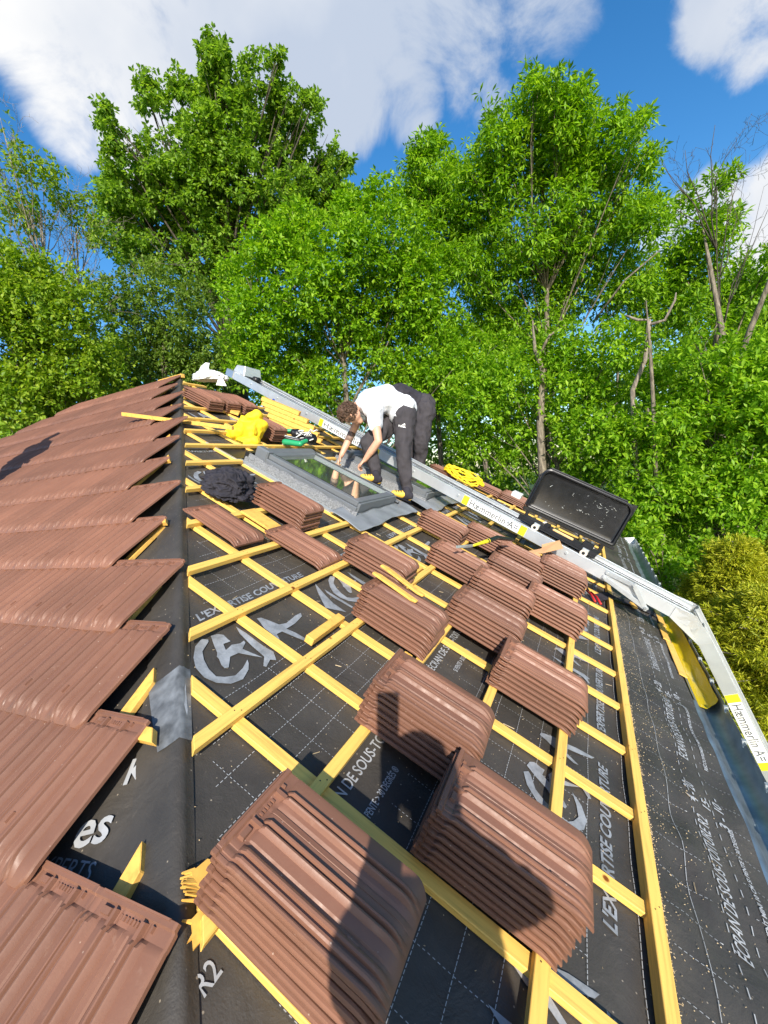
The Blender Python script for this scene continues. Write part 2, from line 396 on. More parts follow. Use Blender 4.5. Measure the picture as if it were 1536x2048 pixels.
M['ground'] = simple('grass_soil', (.05, .085, .02), .95, 0, .5, 1.5, .5, .2, 9)

# ================================================================== GROUND
gs = 140; n_ = 60; vs = []; fs = []
for i in range(n_ + 1):
    for j in range(n_ + 1):
        x = -gs + 2 * gs * i / n_; y = -gs + 2 * gs * j / n_
        d = max(0, sqrt((x - 4) ** 2 + (y - 4) ** 2) - 14)
        vs.append((x, y, .25 * noise.noise(Vector((x * .08, y * .08, 0))) * min(1, d / 5)))
for i in range(n_):
    for j in range(n_): k = i * (n_ + 1) + j; fs.append((k, k + n_ + 1, k + n_ + 2, k + 1))
struct(obj('ground', vs, fs, M['ground'], loc=(0, 0, 0), smooth=True))

# ================================================================== HOUSE
house = thing('house', 'hip roofed house with half its tiles laid over black underlay and yellow battens', 'house', (4, 4, 0))
def hR(u, v):
    """lie of the underlay on the right slope"""
    a = .004 * noise.noise(Vector((u * 2.2, v * 2.2, 1))) + .0022 * (1 - 2 * abs(noise.noise(Vector((u * 3 + v, v * 6, 4))))) 
    ph_ = ((u - .606) / .395) % 1.0; a -= .007 * sin(pi * ph_) ** 2
    e = max(0, min(1, (-.82 - v) / .15))
    if e > 0:
        a += e * (.65 if v < -1.03 else 1) * (.012 * sin(u * 15 + 5 * v + 1.4 * sin(u * 4)) * noise.noise(Vector((u * 1.3, v * 3, 5))) * 1.6 + .010 * sin((v + .05 * sin(u * 6)) * 34) * (.5 + noise.noise(Vector((u * 2, 3, 0)))))
    d = hipv(u) - v
    if d < .22: a += .012 * max(0, 1 - d / .14) ** 2
    return a
def hL(a_, b_): return .006 * noise.noise(Vector((a_ * 3, b_ * 3, 8))) - .003
rows = [EAV + (APV - .02 - EAV) * (i / 150) ** 1.0 for i in range(151)]
rows = [-1.3 + .022 * i for i in range(26)] + [v for v in rows if v > -.74]
NU = 420; vs = []; fs = []
for v in rows:
    u0 = hipu(v); u1 = farhip(v)
    for i in range(NU + 1):
        t = (i / NU) ** 1.35; u = u0 + (u1 - u0) * t
        vs.append(R3(u, v, hR(u, v)))
for r in range(len(rows) - 1):
    for i in range(NU): k = r * (NU + 1) + i; fs.append((k, k + 1, k + NU + 2, k + NU + 1))
ul = obj('underlay', vs, fs, M['membrane'], house, smooth=True)
# left slope
RIDGE_A = None
apx = R3(APU, APV, 0); APA = (apx - LO).dot(LA); APB = (apx - LO).dot(LB)
RLEN = 2.35
eb = (R3(hipu(EAV), EAV) - LO).dot(LB)
def hipA(b_): return APA * (b_ / APB)      # hip line passes through LO
vs = []; fs = []; rb = [eb + (APB - eb) * i / 70 for i in range(71)]
for b_ in rb:
    a0 = hipA(b_); a1 = APA + RLEN + (APB - b_) * .9
    for i in range(121): t = i / 120; a_ = a0 + (a1 - a0) * t ** 1.6; vs.append(L3(a_, b_, hL(a_, b_) if i > 0 else 0.002))
for r in range(70):
    for i in range(120): k = r * 121 + i; fs.append((k, k + 121, k + 122, k + 1))
obj('underlay', vs, fs, M['membrane'], house, smooth=True)
# underlay strip folded over the hip
vs = []; fs = []; n_ = 260
for i in range(n_ + 1):
    u = hipu(EAV) + (APU - hipu(EAV)) * i / n_; v = hipv(u); P = R3(u, v, 0)
    hd = (R3(1, hipv(1)) - R3(0, hipv(0))).normalized()
    sR = RN.cross(hd).normalized(); sL = LN.cross(hd).normalized()
    if sR.dot(RV) > 0: sR = -sR
    if sL.dot(LB) > 0 and sL.x > 0: sL = -sL
    if (sL.dot(LA)) < 0: sL = -sL
    w1 = .030; w2 = .13 + .02 * noise.noise(Vector((u * 3, 9, 0)))
    bn = (RN + LN).normalized(); k_ = .020 + .010 * noise.noise(Vector((u * 5, 4, 0))) + .004 * noise.noise(Vector((u * 23, 4, 0)))
    vs += [P + sR * w1 + RN * .0065, P + sR * w1 * .6 + RN * .011, P + sR * .009 + RN * k_ * .9, P + bn * (k_ + .008), P + sL * .028 + LN * k_ * .9, P + sL * w2 * .55 + LN * (.010 + .008 * noise.noise(Vector((u * 6, 1, 0)))), P + sL * w2 + LN * .006]
for i in range(n_):
    for k in range(6): q = i * 7 + k; fs.append((q, q + 1, q + 8, q + 7))
obj('hip_strip', vs, fs, M['membrane'], house, smooth=True)
hs_v = vs; pv = []; pf = []
for (ua, ub) in ((.845, 1.035),):
    pv = []; pf = []
    ia = int((ua - hipu(EAV)) / (APU - hipu(EAV)) * n_); ib = int((ub - hipu(EAV)) / (APU - hipu(EAV)) * n_); k0 = len(pv)
    for i in range(ia, ib + 1):
        for k in range(7):
            q = hs_v[i * 7 + k].copy(); t = (i - ia) / max(1, ib - ia); w_ = .55 + .45 * t
            if k > 3: q = hs_v[i * 7 + 3].lerp(q, min(1, w_ * (1.0 if k < 6 else .9)))
            pv.append(q + (RN + LN) * .0016)
    for i in range(ib - ia):
        for k in range(6): q = k0 + i * 7 + k; pf.append((q, q + 1, q + 8, q + 7))
    obj('underlay_logo', pv, pf, M['print_dim'], house, smooth=True)
# hidden slopes, ridge and walls
eaz = R3(0, EAV).z; c0 = R3(hipu(EAV), EAV); c1 = R3(FCU, EAV); ry = apx.y + RLEN
cL = Vector((c0.x, ry + 6.2, eaz)); cB = Vector((c1.x, ry + 6.2, eaz)); r1 = Vector((apx.x, ry, apx.z))
mb = MB(); dn = Vector((0, 0, -.04))
for pl in ([c1, cB, r1, apx], [cB, cL, r1]):
    n2 = (pl[1] - pl[0]).cross(pl[2] - pl[0]).normalized(); mb.poly([p + dn for p in pl], .03, n2)
mb.build('roof_slope', M['tile'], house)
mb = MB(); fr = prism_frame((0, 0, 0), (1, 0, 0), (0, 1, 0), (0, 0, 1))
mb.box(fr, c0.x + .45, c1.x - .45, c0.y + .45, cL.y - .45, 0, eaz - .02); mb.build('wall', M['render'], house)
mb = MB(); mb.box(fr, c0.x + .03, c1.x - .03, c0.y + .03, cL.y - .03, eaz - .09, eaz - .05); mb.build('eave_soffit', M['wood_pale'], house)
mb = MB(); mb.box(fr, c0.x - .02, c1.x + .02, c0.y - .025, c0.y, eaz - .20, eaz - .045); mb.box(fr, c0.x - .025, c0.x, c0.y, cL.y, eaz - .20, eaz - .045); mb.build('fascia', M['wood_pale'], house)

# ---- counter battens (down the slope) and battens (along it)
CW = .046; CT = .021; BW = .040; BT = .027; EV = -.79
us = [.606 + .395 * k for k in range(20)]
for u in us:
    jit = random.uniform(-.006, .006); u += jit
    top = hipv(u) if u < APU else APV - (u - APU) * (APV - EAV) / (FCU - APU)
    if top < -.6: continue
    s = HS if u < APU else -(APV - EAV) / (FCU - APU)
    t0 = top - (.045 if u < APU else .06)
    segs = [(-.775, t0)]
    if 3.05 < u < 4.0: segs = [(-.775, 1.22), (2.62, t0)]
    if 4.55 < u < 5.3: segs = [(-.775, 1.15), (2.62, t0)]
    for (va, vb) in segs:
        q = CW / 2 * s if vb == t0 else 0
        mb = MB(); h0 = .006; h1 = CT + .006
        mb.hexa([R3(u - CW/2, va, h0), R3(u + CW/2, va, h0), R3(u + CW/2, vb + q, h0), R3(u - CW/2, vb - q, h0),
                 R3(u - CW/2, va, h1), R3(u + CW/2, va, h1), R3(u + CW/2, vb + q, h1), R3(u - CW/2, vb - q, h1)])
        mb.build('counter_batten', M['wood_v'], house, bevel=.002)
B0 = CT + .006; B1 = B0 + BT
brow = [(-.47, [(hipu(-.47)+.2, 99)]), (-.12, [(1.28, 99)]), (.22, [(None, 99)]), (.57, [(None, 99)]), (.94, [(None, 99)]), (1.29, [(None, 3.0), (5.32, 99)]),
        (1.66, [(None, 2.94), (5.3, 99)]), (2.05, [(None, 2.5)]), (2.44, [(None, 2.95), (3.98, 4.5)]), (2.78, [(None, 99)]), (3.12, [(None, 99)]), (3.47, [(None, 99)]), (3.84, [(None, 99)]), (4.2, [(None, 99)]), (4.56, [(None, 99)]), (4.9, [(None, 99)])]
def batten(va, u0, u1, cut0=True, cut1=True, h0=B0, h1=B1, mat='wood_u'):
    lo = va - BW / 2; hi = va + BW / 2; s0 = (BW / HS if cut0 else 0)
    s1 = -(BW * (FCU - APU) / (APV - EAV)) if cut1 else 0
    mb = MB(); mb.hexa([R3(u0, lo, h0), R3(u1, lo, h0), R3(u1 + s1, hi, h0), R3(u0 + s0, hi, h0), R3(u0, lo, h1), R3(u1, lo, h1), R3(u1 + s1, hi, h1), R3(u0 + s0, hi, h1)])
    o = mb.build('batten', M[mat], house, bevel=.002); o0 = Vector(o['o0']); o.data.materials.append(M['black_metal'])
    bm = bmesh.new(); bm.from_mesh(o.data)
    for ui in us:
        if u0 + .01 < ui < min(u1, 5.0):
            for (du_, dv_) in ((-.008, .006), (.009, -.008)):
                c = R3(ui + du_, va + dv_, h1 + .0006) - o0
                f = bm.faces.new([bm.verts.new(c + RU * .0026 * cos(k * pi / 3) + RV * .0026 * sin(k * pi / 3)) for k in range(6)]); f.material_index = 1
    bm.to_mesh(o.data); bm.free(); return o
for (v, spans) in brow:
    for (a_, b_) in spans:
        u0 = a_ if a_ is not None else hipu(v - BW/2) + .028 + random.uniform(-.004, .010)
        u1 = min(b_, farhip(v) - .12)
        batten(v + random.uniform(-.004, .004), u0, u1, a_ is None, b_ == 99)
batten(EV, .15, farhip(EV) - .1, False, True, .006, .006 + .045)
# left slope timber seen between tile ends and the hip
noses = [-.88, -.52, -.17, .18, .54, .90, 1.29, 1.68, 2.08, 2.51, 2.95, 3.42, 3.88]
edges = [-.45, .0, .23, .46, .92, 1.15, 1.61, 1.86, 2.14, 2.60, 2.98, 3.50, 3.82]
for k in range(13):
    bb = (noses[k + 1] if k < 12 else 4.26) + .035
    a0 = hipA(bb) + .06; a1 = min(a0 + 3.5, APA + RLEN + (APB - bb) * .9 - .35)
    fr = prism_frame(L3(0, 0), LA, LB, LN)
    mb = MB(); s = BW / (APB / APA)
    mb.hexa([fr(a0, bb - BW/2, B0), fr(a1, bb - BW/2, B0), fr(a1, bb + BW/2, B0), fr(a0 + s, bb + BW/2, B0), fr(a0, bb - BW/2, B1), fr(a1, bb - BW/2, B1), fr(a1, bb + BW/2, B1), fr(a0 + s, bb + BW/2, B1)])
    mb.build('batten', M['wood_l'], house, bevel=.002)
for k in range(12):
    a_ = -.62 + .395 * k; top = a_ * APB / APA - .13
    mb = MB(); fr = prism_frame(L3(0, 0), LA, LB, LN); lo = max(eb + .1, top - 1.5)
    mb.hexa([fr(a_ - CW/2, lo, .004), fr(a_ + CW/2, lo, .004), fr(a_ + CW/2, top + CW/2 * 1.1, .004), fr(a_ - CW/2, top - CW/2 * 1.1, .004), fr(a_ - CW/2, lo, B0 - .001), fr(a_ + CW/2, lo, B0 - .001), fr(a_ + CW/2, top + CW/2 * 1.1, B0 - .001), fr(a_ - CW/2, top - CW/2 * 1.1, B0 - .001)])
    mb.build('counter_batten', M['wood_l'], house, bevel=.002)
# ridge board end and hip lath at the apex
mb = MB(); fr = prism_frame(apx + Vector((0, 0, .0)), (1, 0, 0), (0, 1, 0), (0, 0, 1)); mb.box(fr, -.03, .03, -.06, .42, .015, .07)
mb.build('ridge_board', M['wood_l'], house, bevel=.003)

# ---- the tile
TW = .258; TLn = .42; TT = .010
PROF = [(0, .000), (.002, .005), (.007, .006), (.010, .005), (.0115, -.001), (.0165, -.001), (.018, .008), (.022, .011), (.027, .011), (.030, .004), (.036, .004), (.038, .011), (.043, .012), (.048, .010), (.056, .000), (.064, -.002), (.068, .002), (.090, .005),
        (.095, .014), (.098, .0165), (.102, .0155), (.105, .006), (.110, .006), (.113, .0155), (.117, .0165), (.120, .014), (.126, .003), (.141, .003), (.1425, .001), (.144, .003), (.156, .001), (.160, -.003), (.167, .002), (.176, .004),
        (.181, .014), (.184, .0165), (.188, .0155), (.191, .006), (.196, .006), (.199, .0155), (.203, .0165), (.206, .014), (.213, .003), (.244, .002), (.254, -.001), (.258, -.006)]
TS = [0, .012, .016, .040, .046, .056, .10, .2, .3, .345, .362, .375, .386, .396, .405, .412, .417, .420]
def tile_geo(lscale=1.0, thick=TT, simplef=False):
    vs = []; fs = []; nx = len(PROF); ny = len(TS)
    for y in TS:
        if y < .014: r = 0; z = .004
        elif y < .043: r = .15; z = -.002
        elif y < .05: r = .55; z = 0
        else: r = 1; z = 0
        e = max(0, (y - .362) / (.420 - .362)); r *= (1 - e ** 1.5); z -= .016 * e ** 2.2
        ins = .024 * max(0, (y - .385) / .035) ** 2
        tp = 0 if y > .014 else .0
        for (x, h) in PROF:
            xx = x
            if x > .129: xx = x - ins * ((x - .129) / .129) ** 3
            else: xx = x + ins * .2 * ((.129 - x) / .129) ** 3
            base = -.001 if .03 < x < .25 else min(0, h)
            vs.append((xx, -y * lscale, h * r + z + (base * (1 - r))))
    n1 = len(vs)
    for j in range(ny - 1):
        for i in range(nx - 1): k = j * nx + i; fs.append((k, k + nx, k + nx + 1, k + 1))
    # underside: only a rim and a flat bottom following the top coarse shape
    idx = [0, 5, 15, 25, 31, 41, nx - 1]
    bot = {}
    for j in range(ny):
        for i in range(nx):
            if i in idx: bot[(i, j)] = len(vs); p = vs[j * nx + i]; vs.append((p[0], p[1], min(p[2], 0 if vs[j*nx+28][2] > -.003 else vs[j*nx+28][2]) - thick))
    for j in range(ny - 1):
        for a_, b_ in zip(idx[:-1], idx[1:]): fs.append((bot[(a_, j)], bot[(b_, j)], bot[(b_, j + 1)], bot[(a_, j + 1)]))
        fs.append((j * nx + nx - 1, (j + 1) * nx + nx - 1, bot[(nx - 1, j + 1)], bot[(nx - 1, j)]))
    # left flank: two lips with a groove between them
    flank = []
    for j in range(ny):
        p = vs[j * nx]; row = [j * nx]
        for (dx, z) in ((0, -.003), (.0005, -.0065), (.003, -.0085), (.012, -.0095), (.020, -.0105)): row.append(len(vs)); vs.append((p[0] + dx, p[1], min(0, p[2]) + z))
        row.append(bot[(0, j)]); q = vs[bot[(0, j)]]; vs[bot[(0, j)]] = (q[0] + .030, q[1], min(0, p[2]) - .012); flank.append(row)
    for j in range(ny - 1):
        for k in range(6): fs.append((flank[j][k], flank[j][k + 1], flank[j + 1][k + 1], flank[j + 1][k]))
    for j in (0, ny - 1): fs.append(tuple(flank[j]))
    for j in (0, ny - 1):
        for a_, b_ in zip(idx[:-1], idx[1:]):
            top = [j * nx + i for i in range(a_, b_ + 1)]; f = top + [bot[(b_, j)], bot[(a_, j)]]
            fs.append(tuple(reversed(f)) if j == 0 else tuple(f))
    # nibs, fixing boss and stamped panel at the head
    def bx(x0, x1, y0, y1, z0, z1, sh=0):
        k = len(vs)
        for z in (z0, z1):
            i_ = sh if z == z1 else 0
            vs.extend([(x0 + i_, -y0 - i_, z), (x1 - i_, -y0 - i_, z), (x1 - i_, -y1 + i_, z), (x0 + i_, -y1 + i_, z)])
        fs.extend([(k+4, k+7, k+6, k+5), (k, k+1, k+5, k+4), (k+1, k+2, k+6, k+5), (k+2, k+3, k+7, k+6), (k+3, k, k+4, k+7)])
    bx(.092, .104, .018, .050, -.006, .011, .002); bx(.178, .192, .018, .050, -.006, .011, .002)
    for q in range(6): bx(.112 + q * .010, .118 + q * .010, .022, .032, -.004, .0012 + .0008 * (q % 2), .0006)
    bx(.206, .212, .018, .030, -.004, .006, .001); bx(.055, .085, .020, .036, -.004, .006, .002); bx(.03, .24, -.002, .004, -.01, .0065, .001)
    bx(.046, .056, .300, .330, -.004, .008, .002)
    return vs, fs
tv, tf = tile_geo()
def tile_local(name, label, group, u, v, h, dv=0, rot=0.0, tilt=0.0):
    global TILE0
    Rm = MR.copy() @ Matrix.Rotation(rot, 4, 'Z') @ Matrix.Rotation(tilt, 4, 'X')
    if TILE0 is None:
        me = bpy.data.meshes.new('clay_tile'); me.from_pydata(tv, [], tf); me.materials.append(M['tile'])
        bm = bmesh.new(); bm.from_mesh(me); bmesh.ops.recalc_face_normals(bm, faces=bm.faces); bm.to_mesh(me); bm.free()
        for p in me.polygons: p.use_smooth = True
        me.set_sharp_from_angle(angle=radians(22))
        o = bpy.data.objects.new('clay_tile', me); TILE0 = o
    else: o = TILE0.copy()
    COL.objects.link(o)
    Rm.translation = R3(u, v, h); o.matrix_world = Rm
    tag(o, label, 'tile', group)
    return o
TILE0 = None
ORD = ['top', 'second', 'third', 'fourth', 'fifth', 'sixth', 'seventh', 'eighth', 'ninth', 'tenth']
# u left edge, v head, count, where
STACKS = [
 (.565, .27, 8, 'big stack nearest the camera'),
 (.99, -.08, 9, 'near stack beside the eave battens'),
 (1.27, .27, 9, 'stack behind the nearest one, under the phone shadow'),
 (1.97, -.08, 8, 'lone stack close to the eave batten'),
 (1.84, .625, 8, 'stack carrying two yellow splinters'),
 (2.30, .98, 7, 'stack below the apron of the near roof window'),
 (2.34, 1.76, 7, 'stack against the left side of the near roof window'),
 (2.29, .27, 8, 'stack right of the splinter stack'),
 (2.79, .27, 8, 'stack just below the hand saw stack'),
 (3.06, -.08, 8, 'stack by the eave batten in mid roof'),
 (2.97, .64, 7, 'stack with the saw blade over its edge'),
 (3.27, .27, 8, 'stack under the hand saw handle'),
 (3.64, .99, 7, 'stack below the far roof window'),
 (3.96, .63, 7, 'stack beside the lift rail sticker'),
 (3.93, -.08, 8, 'stack nearest the red handled tool'),
 (3.86, .29, 7, 'stack behind the cardboard strips'),
 (4.22, -.08, 7, 'low stack half under the lift rail'),
 (3.80, 4.22, 6, 'first stack below the white sack'),
 (4.08, 4.22, 6, 'middle stack below the white sack'),
 (4.36, 4.20, 6, 'last stack below the white sack'),
 (3.88, 3.33, 7, 'stack behind the yellow jacket'),
 (6.45, 1.92, 4, 'low stack beyond the lift, left of the yellow rope'),
 (6.85, 1.25, 4, 'low stack beyond the lift, right of the yellow rope'),
 (7.2, .85, 4, 'low stack beyond the lift by the white box'),
 (6.90, .85, 4, 'low stack beyond the lift against the black tray'),
]
for si, (u, v, n, desc) in enumerate(STACKS):
    rs = random.Random(si); lean = rs.uniform(-.0006, .0006); rt = rs.uniform(-.018, .018)
    pitch = .0245; n = round(n * .88)
    for k in range(n):
        h = B1 + .004 + TT + pitch * k
        tile_local('clay_tile', '%s tile from top, brown %s' % (ORD[n - 1 - k], desc) if k < n - 1 else 'top tile of the brown %s' % desc, 'brown tiles stacked on the battens',
                   u + lean * k + rs.uniform(-.0035, .0035), v + rs.uniform(-.004, .004) - (.004 if k % 2 else 0), h, rot=rt + rs.uniform(-.006, .006))
tile_local('clay_tile', 'single brown tile lying in front of the black jacket', 'loose brown tiles', 1.79, 1.78, B1 + .014, rot=-.02)
tile_local('clay_tile', 'lower brown tile of the pair right of the single tile', 'loose brown tiles', 2.04, 1.375, B1 + .014, rot=.01)
tile_local('clay_tile', 'upper brown tile of the pair right of the single tile', 'loose brown tiles', 2.035, 1.38, B1 + .036, rot=.015)

# ---- courses of laid tiles on the left slope
for k in range(13):
    nb = noses[k]; gap = ((noses[k + 1] if k < 12 else 4.30) - nb)
    Ls = max(.42, gap + .055) / .42; head = nb + .42 * Ls
    right = edges[k]; cover = .23
    endA = APA + RLEN + (APB - head) * .9
    vsx = []; fsx = []; gv, gf = tile_geo(Ls)
    if k < 3: ncap = 12
    else: ncap = 40
    cnt = int(min(ncap, (endA - right) / cover))
    th = atan2(.036, .42 * Ls)
    ct, st = cos(th), sin(th)
    for q in range(cnt):
        a_ = right + q * cover; off = len(vsx); rr = random.Random(k * 100 + q); dh = rr.uniform(-.0015, .0015); db = rr.uniform(-.003, .003)
        for (x, y, z) in gv:
            # local x runs toward the hip (-a), y up the slope; hinge at head
            aa = a_ + (TW - x); yy = y * ct + z * st; zz = -y * st + z * ct
            vsx.append(L3(aa, head + db + yy, B1 + .008 + zz + dh))
        fsx += [tuple(reversed([i + off for i in f])) for f in gf]
    o = obj('tile_course', vsx, fsx, M['tile'], house, smooth=False)
    bm = bmesh.new(); bm.from_mesh(o.data); bmesh.ops.recalc_face_normals(bm, faces=bm.faces); bm.to_mesh(o.data); bm.free()
    o.data.polygons.foreach_set('use_smooth', np.ones(len(o.data.polygons), dtype=bool)); o.data.set_sharp_from_angle(angle=radians(22))

# ---- printed marks on the underlay
PH = .0045
def on(u, v, e=0): return R3(u, v, hR(u, v) + PH + e)
def flat(name, polys, mat, e=0.0):
    """thin printed shapes following the underlay"""
    bm = bmesh.new()
    from mathutils.geometry import tessellate_polygon
    for p in polys:
        vv = [bm.verts.new((x, y, 0)) for (x, y) in p]
        for tri in tessellate_polygon([[Vector((x, y, 0)) for x, y in p]]):
            try: bm.faces.new([vv[q] for q in tri])
            except Exception: pass
    for it in range(3):
        es = [ed for ed in bm.edges if ed.calc_length() > .04]
        if es: bmesh.ops.subdivide_edges(bm, edges=es, cuts=1, use_grid_fill=False); bmesh.ops.triangulate(bm, faces=bm.faces)
    vsx = [on(v.co.x, v.co.y, e) for v in bm.verts]; bm.verts.index_update(); fsx = [tuple(v.index for v in f.verts) for f in bm.faces]; bm.free()
    return obj(name, vsx, fsx, mat, house)
def text_polys(txt, x, y, size, sx=1.0, shear=0.0, bold=0.0, spacing=1.0):
    cu = bpy.data.curves.new('t', 'FONT'); cu.body = txt; cu.size = size; cu.shear = shear; cu.offset = bold; cu.space_character = spacing; cu.resolution_u = 3; cu.fill_mode = 'FRONT'
    o = bpy.data.objects.new('t', cu); COL.objects.link(o); dg = bpy.context.evaluated_depsgraph_get(); dg.update()
    me = bpy.data.meshes.new_from_object(o.evaluated_get(dg)); ps = [[(x + me.vertices[i].co.x * sx, y + me.vertices[i].co.y) for i in p.vertices] for p in me.polygons]
    wdt = max([v.co.x for v in me.vertices] + [0]) * sx
    bpy.data.objects.remove(o); bpy.data.curves.remove(cu); bpy.data.meshes.remove(me)
    return ps, wdt
def text_fit(txt, u0, u1, v, cap, **kw):
    ps, wd = text_polys(txt, 0, 0, cap / .70, 1.0, **kw); s = (u1 - u0) / wd
    return [[(u0 + x * s, v + y) for (x, y) in p] for p in ps]
def inR(u, v, m=.03): return hipu(v) + m < u < farhip(v) - m
def clip(polys): return [p for p in polys if all(inR(x, y, .03) for x, y in p)]
bold = []; thin = []; small = []
for k in range(-2, 9):
    u0 = 1.26 + .965 * k
    for vb in (-.688, 1.02, 2.73):
        bold += clip(text_fit("L'EXPERTISE COUVERTURE", u0, u0 + .75, vb, .040, shear=.25, bold=.0016))
for k in range(-3, 10):
    u0 = 1.49 + .99 * k
    thin += clip(text_fit("ÉCRAN DE SOUS-TOITURE R2", u0, u0 + .60, -1.115, .044, shear=.12, bold=.0006))
    thin += clip(text_fit("ÉCRAN DE SOUS-TOITURE R2", u0 - .58, u0 + .05, .145, .038, bold=.0006))
    small += clip(text_fit("RECOUVREMENT MINI 10 CM SI PENTE > 30 DEGRÉS", u0 + .02, u0 + .62, -1.215, .016, bold=.0006))
    small += clip(text_fit("SI PENTE > 30 DEGRÉS ®", u0 - .47, u0 - .22, .052, .024, bold=.0004))
    small += clip(text_fit("4 - 20", u0 + .66, u0 + .79, -1.09, .045, shear=.2, bold=.001)) + clip(text_fit("15-", u0 + .66, u0 + .74, -1.145, .035, bold=.001)) + clip(text_fit("3 - 10 -", u0 + .60, u0 + .80, -1.205, .035, shear=.2, bold=.001))
    thin += clip(text_fit("ÉCRAN DE SOUS-TOITURE R2", u0 - .3, u0 + .3, 2.02, .036, bold=.0006))
flat('underlay_print', bold, M['print']); flat('underlay_print', thin, M['print_w']); flat('underlay_print', small, M['print_w'])
LOGO = [[(1.212,.914),(1.194,.932),(1.143,.91),(1.095,.865),(1.066,.821),(1.06,.769),(1.075,.725),(1.112,.69),(1.163,.68),(1.215,.702),(1.239,.724),(1.25,.741),(1.204,.721),(1.155,.711),(1.12,.728),(1.097,.749),(1.102,.792),(1.12,.837),(1.148,.876),(1.203,.904)],
 [(1.235,.925),(1.263,.918),(1.278,.9),(1.273,.87),(1.273,.855),(1.24,.861),(1.223,.83),(1.241,.833),(1.262,.838),(1.293,.823),(1.317,.825),(1.313,.813),(1.278,.795),(1.288,.761),(1.304,.711),(1.272,.754),(1.249,.788),(1.21,.793),(1.166,.756),(1.151,.761),(1.153,.781),(1.168,.809),(1.17,.823),(1.186,.837),(1.21,.883)],
 [(1.474,.897),(1.496,.892),(1.514,.854),(1.529,.812),(1.568,.8),(1.651,.811),(1.689,.808),(1.675,.789),(1.605,.775),(1.533,.772),(1.547,.73),(1.557,.65),(1.538,.663),(1.515,.722),(1.499,.77),(1.463,.771),(1.434,.72),(1.426,.743),(1.444,.784),(1.447,.83),(1.465,.868)],
 [(1.354,.908),(1.357,.851),(1.356,.749),(1.362,.705),(1.335,.666),(1.318,.684),(1.278,.668),(1.272,.678),(1.312,.71),(1.319,.781),(1.333,.862)],
 [(.89,.76),(.968,.673),(.972,.762),(1.045,.936),(.99,.88)],
 [(1.046,.87),(1.05,.679),(1.034,.677),(1.024,.789),(1.029,.84)],
 [(1.10,1.0),(1.0,.95),(1.046,.874),(.908,.70),(.86,.674),(.813,.659),(.80,.67),(.90,.80)]]
lg = []
for k in range(-2, 8):
    for (du, dv) in ((.95 * k, 0), (.46 - .95 + .95 * k, -1.28), (.3 + .95 * k, 1.45), (.3 + .95 * k, 2.9)):
        for p in LOGO[:6]:
            q = [(x + du, y + dv) for x, y in p]
            if all(inR(x, y, .02) for x, y in q): flat('underlay_logo', [q], M['print'], .0015)

# pale band crossing the hip
flat('underlay_logo', [[(1.06, .88), (1.045, .86), (.92, .69), (.83, .60), (.86, .65)][::1]], M['print'], .002)
# dashed cutting grid
gl = []
def dash(u0, v0, u1, v1, ln=.010, gap=.006, wd=.0019):
    L = sqrt((u1-u0)**2 + (v1-v0)**2); d = ((u1-u0)/L, (v1-v0)/L); t = 0
    while t < L:
        a_ = (u0 + d[0]*t, v0 + d[1]*t); b_ = (u0 + d[0]*min(L, t+ln), v0 + d[1]*min(L, t+ln)); n = (-d[1]*wd/2, d[0]*wd/2)
        if inR(a_[0], a_[1], .1) and inR(b_[0], b_[1], .1): gl.append([(a_[0]-n[0], a_[1]-n[1]), (b_[0]-n[0], b_[1]-n[1]), (b_[0]+n[0], b_[1]+n[1]), (a_[0]+n[0], a_[1]+n[1])])
        t += ln + gap
for (va, vb) in ((.235, .66), (-.60, .02), (1.10, 1.62), (1.75, 2.0), (2.9, 3.4)):
    v = va
    while v <= vb: dash(max(hipu(v), 0) + .1, v, 6 if va < 1 else 5, v, .010, .006 if va > 0 else .004); v += .105
    u = .3
    while u < (5.6 if va < 1 else 4.6): dash(u, va, u, vb, .007, .007); u += .14
for v in (-.755, -.96): dash(0, v, 6, v, .05 if v < -.9 else .02, .004, .002)
for v in (-1.06, -1.155): dash(0, v, 6.5, v, .03, .035, .003)
u = .8
while u < 5: dash(u, -1.03, u + .01, -.86, .009, .006); dash(u + .05, -1.28, u + .05, -1.17, .008, .008); u += .14
flat_v = []; flat_f = []
for p in gl: k = len(flat_v); flat_v += [on(x, y, .001) for x, y in p]; flat_f.append((k, k+1, k+2, k+3))
obj('underlay_grid_print', flat_v, flat_f, M['print_w'], house)
# prints on the left slope near the hip
def flatL(polys, mat):
    vsx = []; fsx = []
    for p in polys: k = len(vsx); vsx += [L3(a_, b_, hL(a_, b_) + .008) for a_, b_ in p]; fsx.append(tuple(range(k, k + len(p))))
    obj('underlay_print', vsx, fsx, mat, house)
def textL(txt, px_, py_, size, ang, **kw):
    r = rayd(px_, py_); r = Vector(r); P0 = Vector((0, 0, Z0)); t = (LO - P0).dot(LN) / r.dot(LN); P = P0 + r * t
    a0 = (P - LO).dot(LA); b0 = (P - LO).dot(LB)
    ps, _ = text_polys(txt, 0, 0, size, **kw); c, s = cos(ang), sin(ang)
    return [[(a0 - (x * c - y * s), b0 + (x * s + y * c)) for x, y in p] for p in ps]
flatL(textL('es', 140, 1700, .13, radians(22), bold=.0022), M['print_w']); flatL(textL('K', 245, 1572, .10, radians(22), bold=.002), M['print_w'])
flatL(textL('EXPERTS', 60, 1745, .055, radians(8)), M['print'])

# ---- gutter along the eave

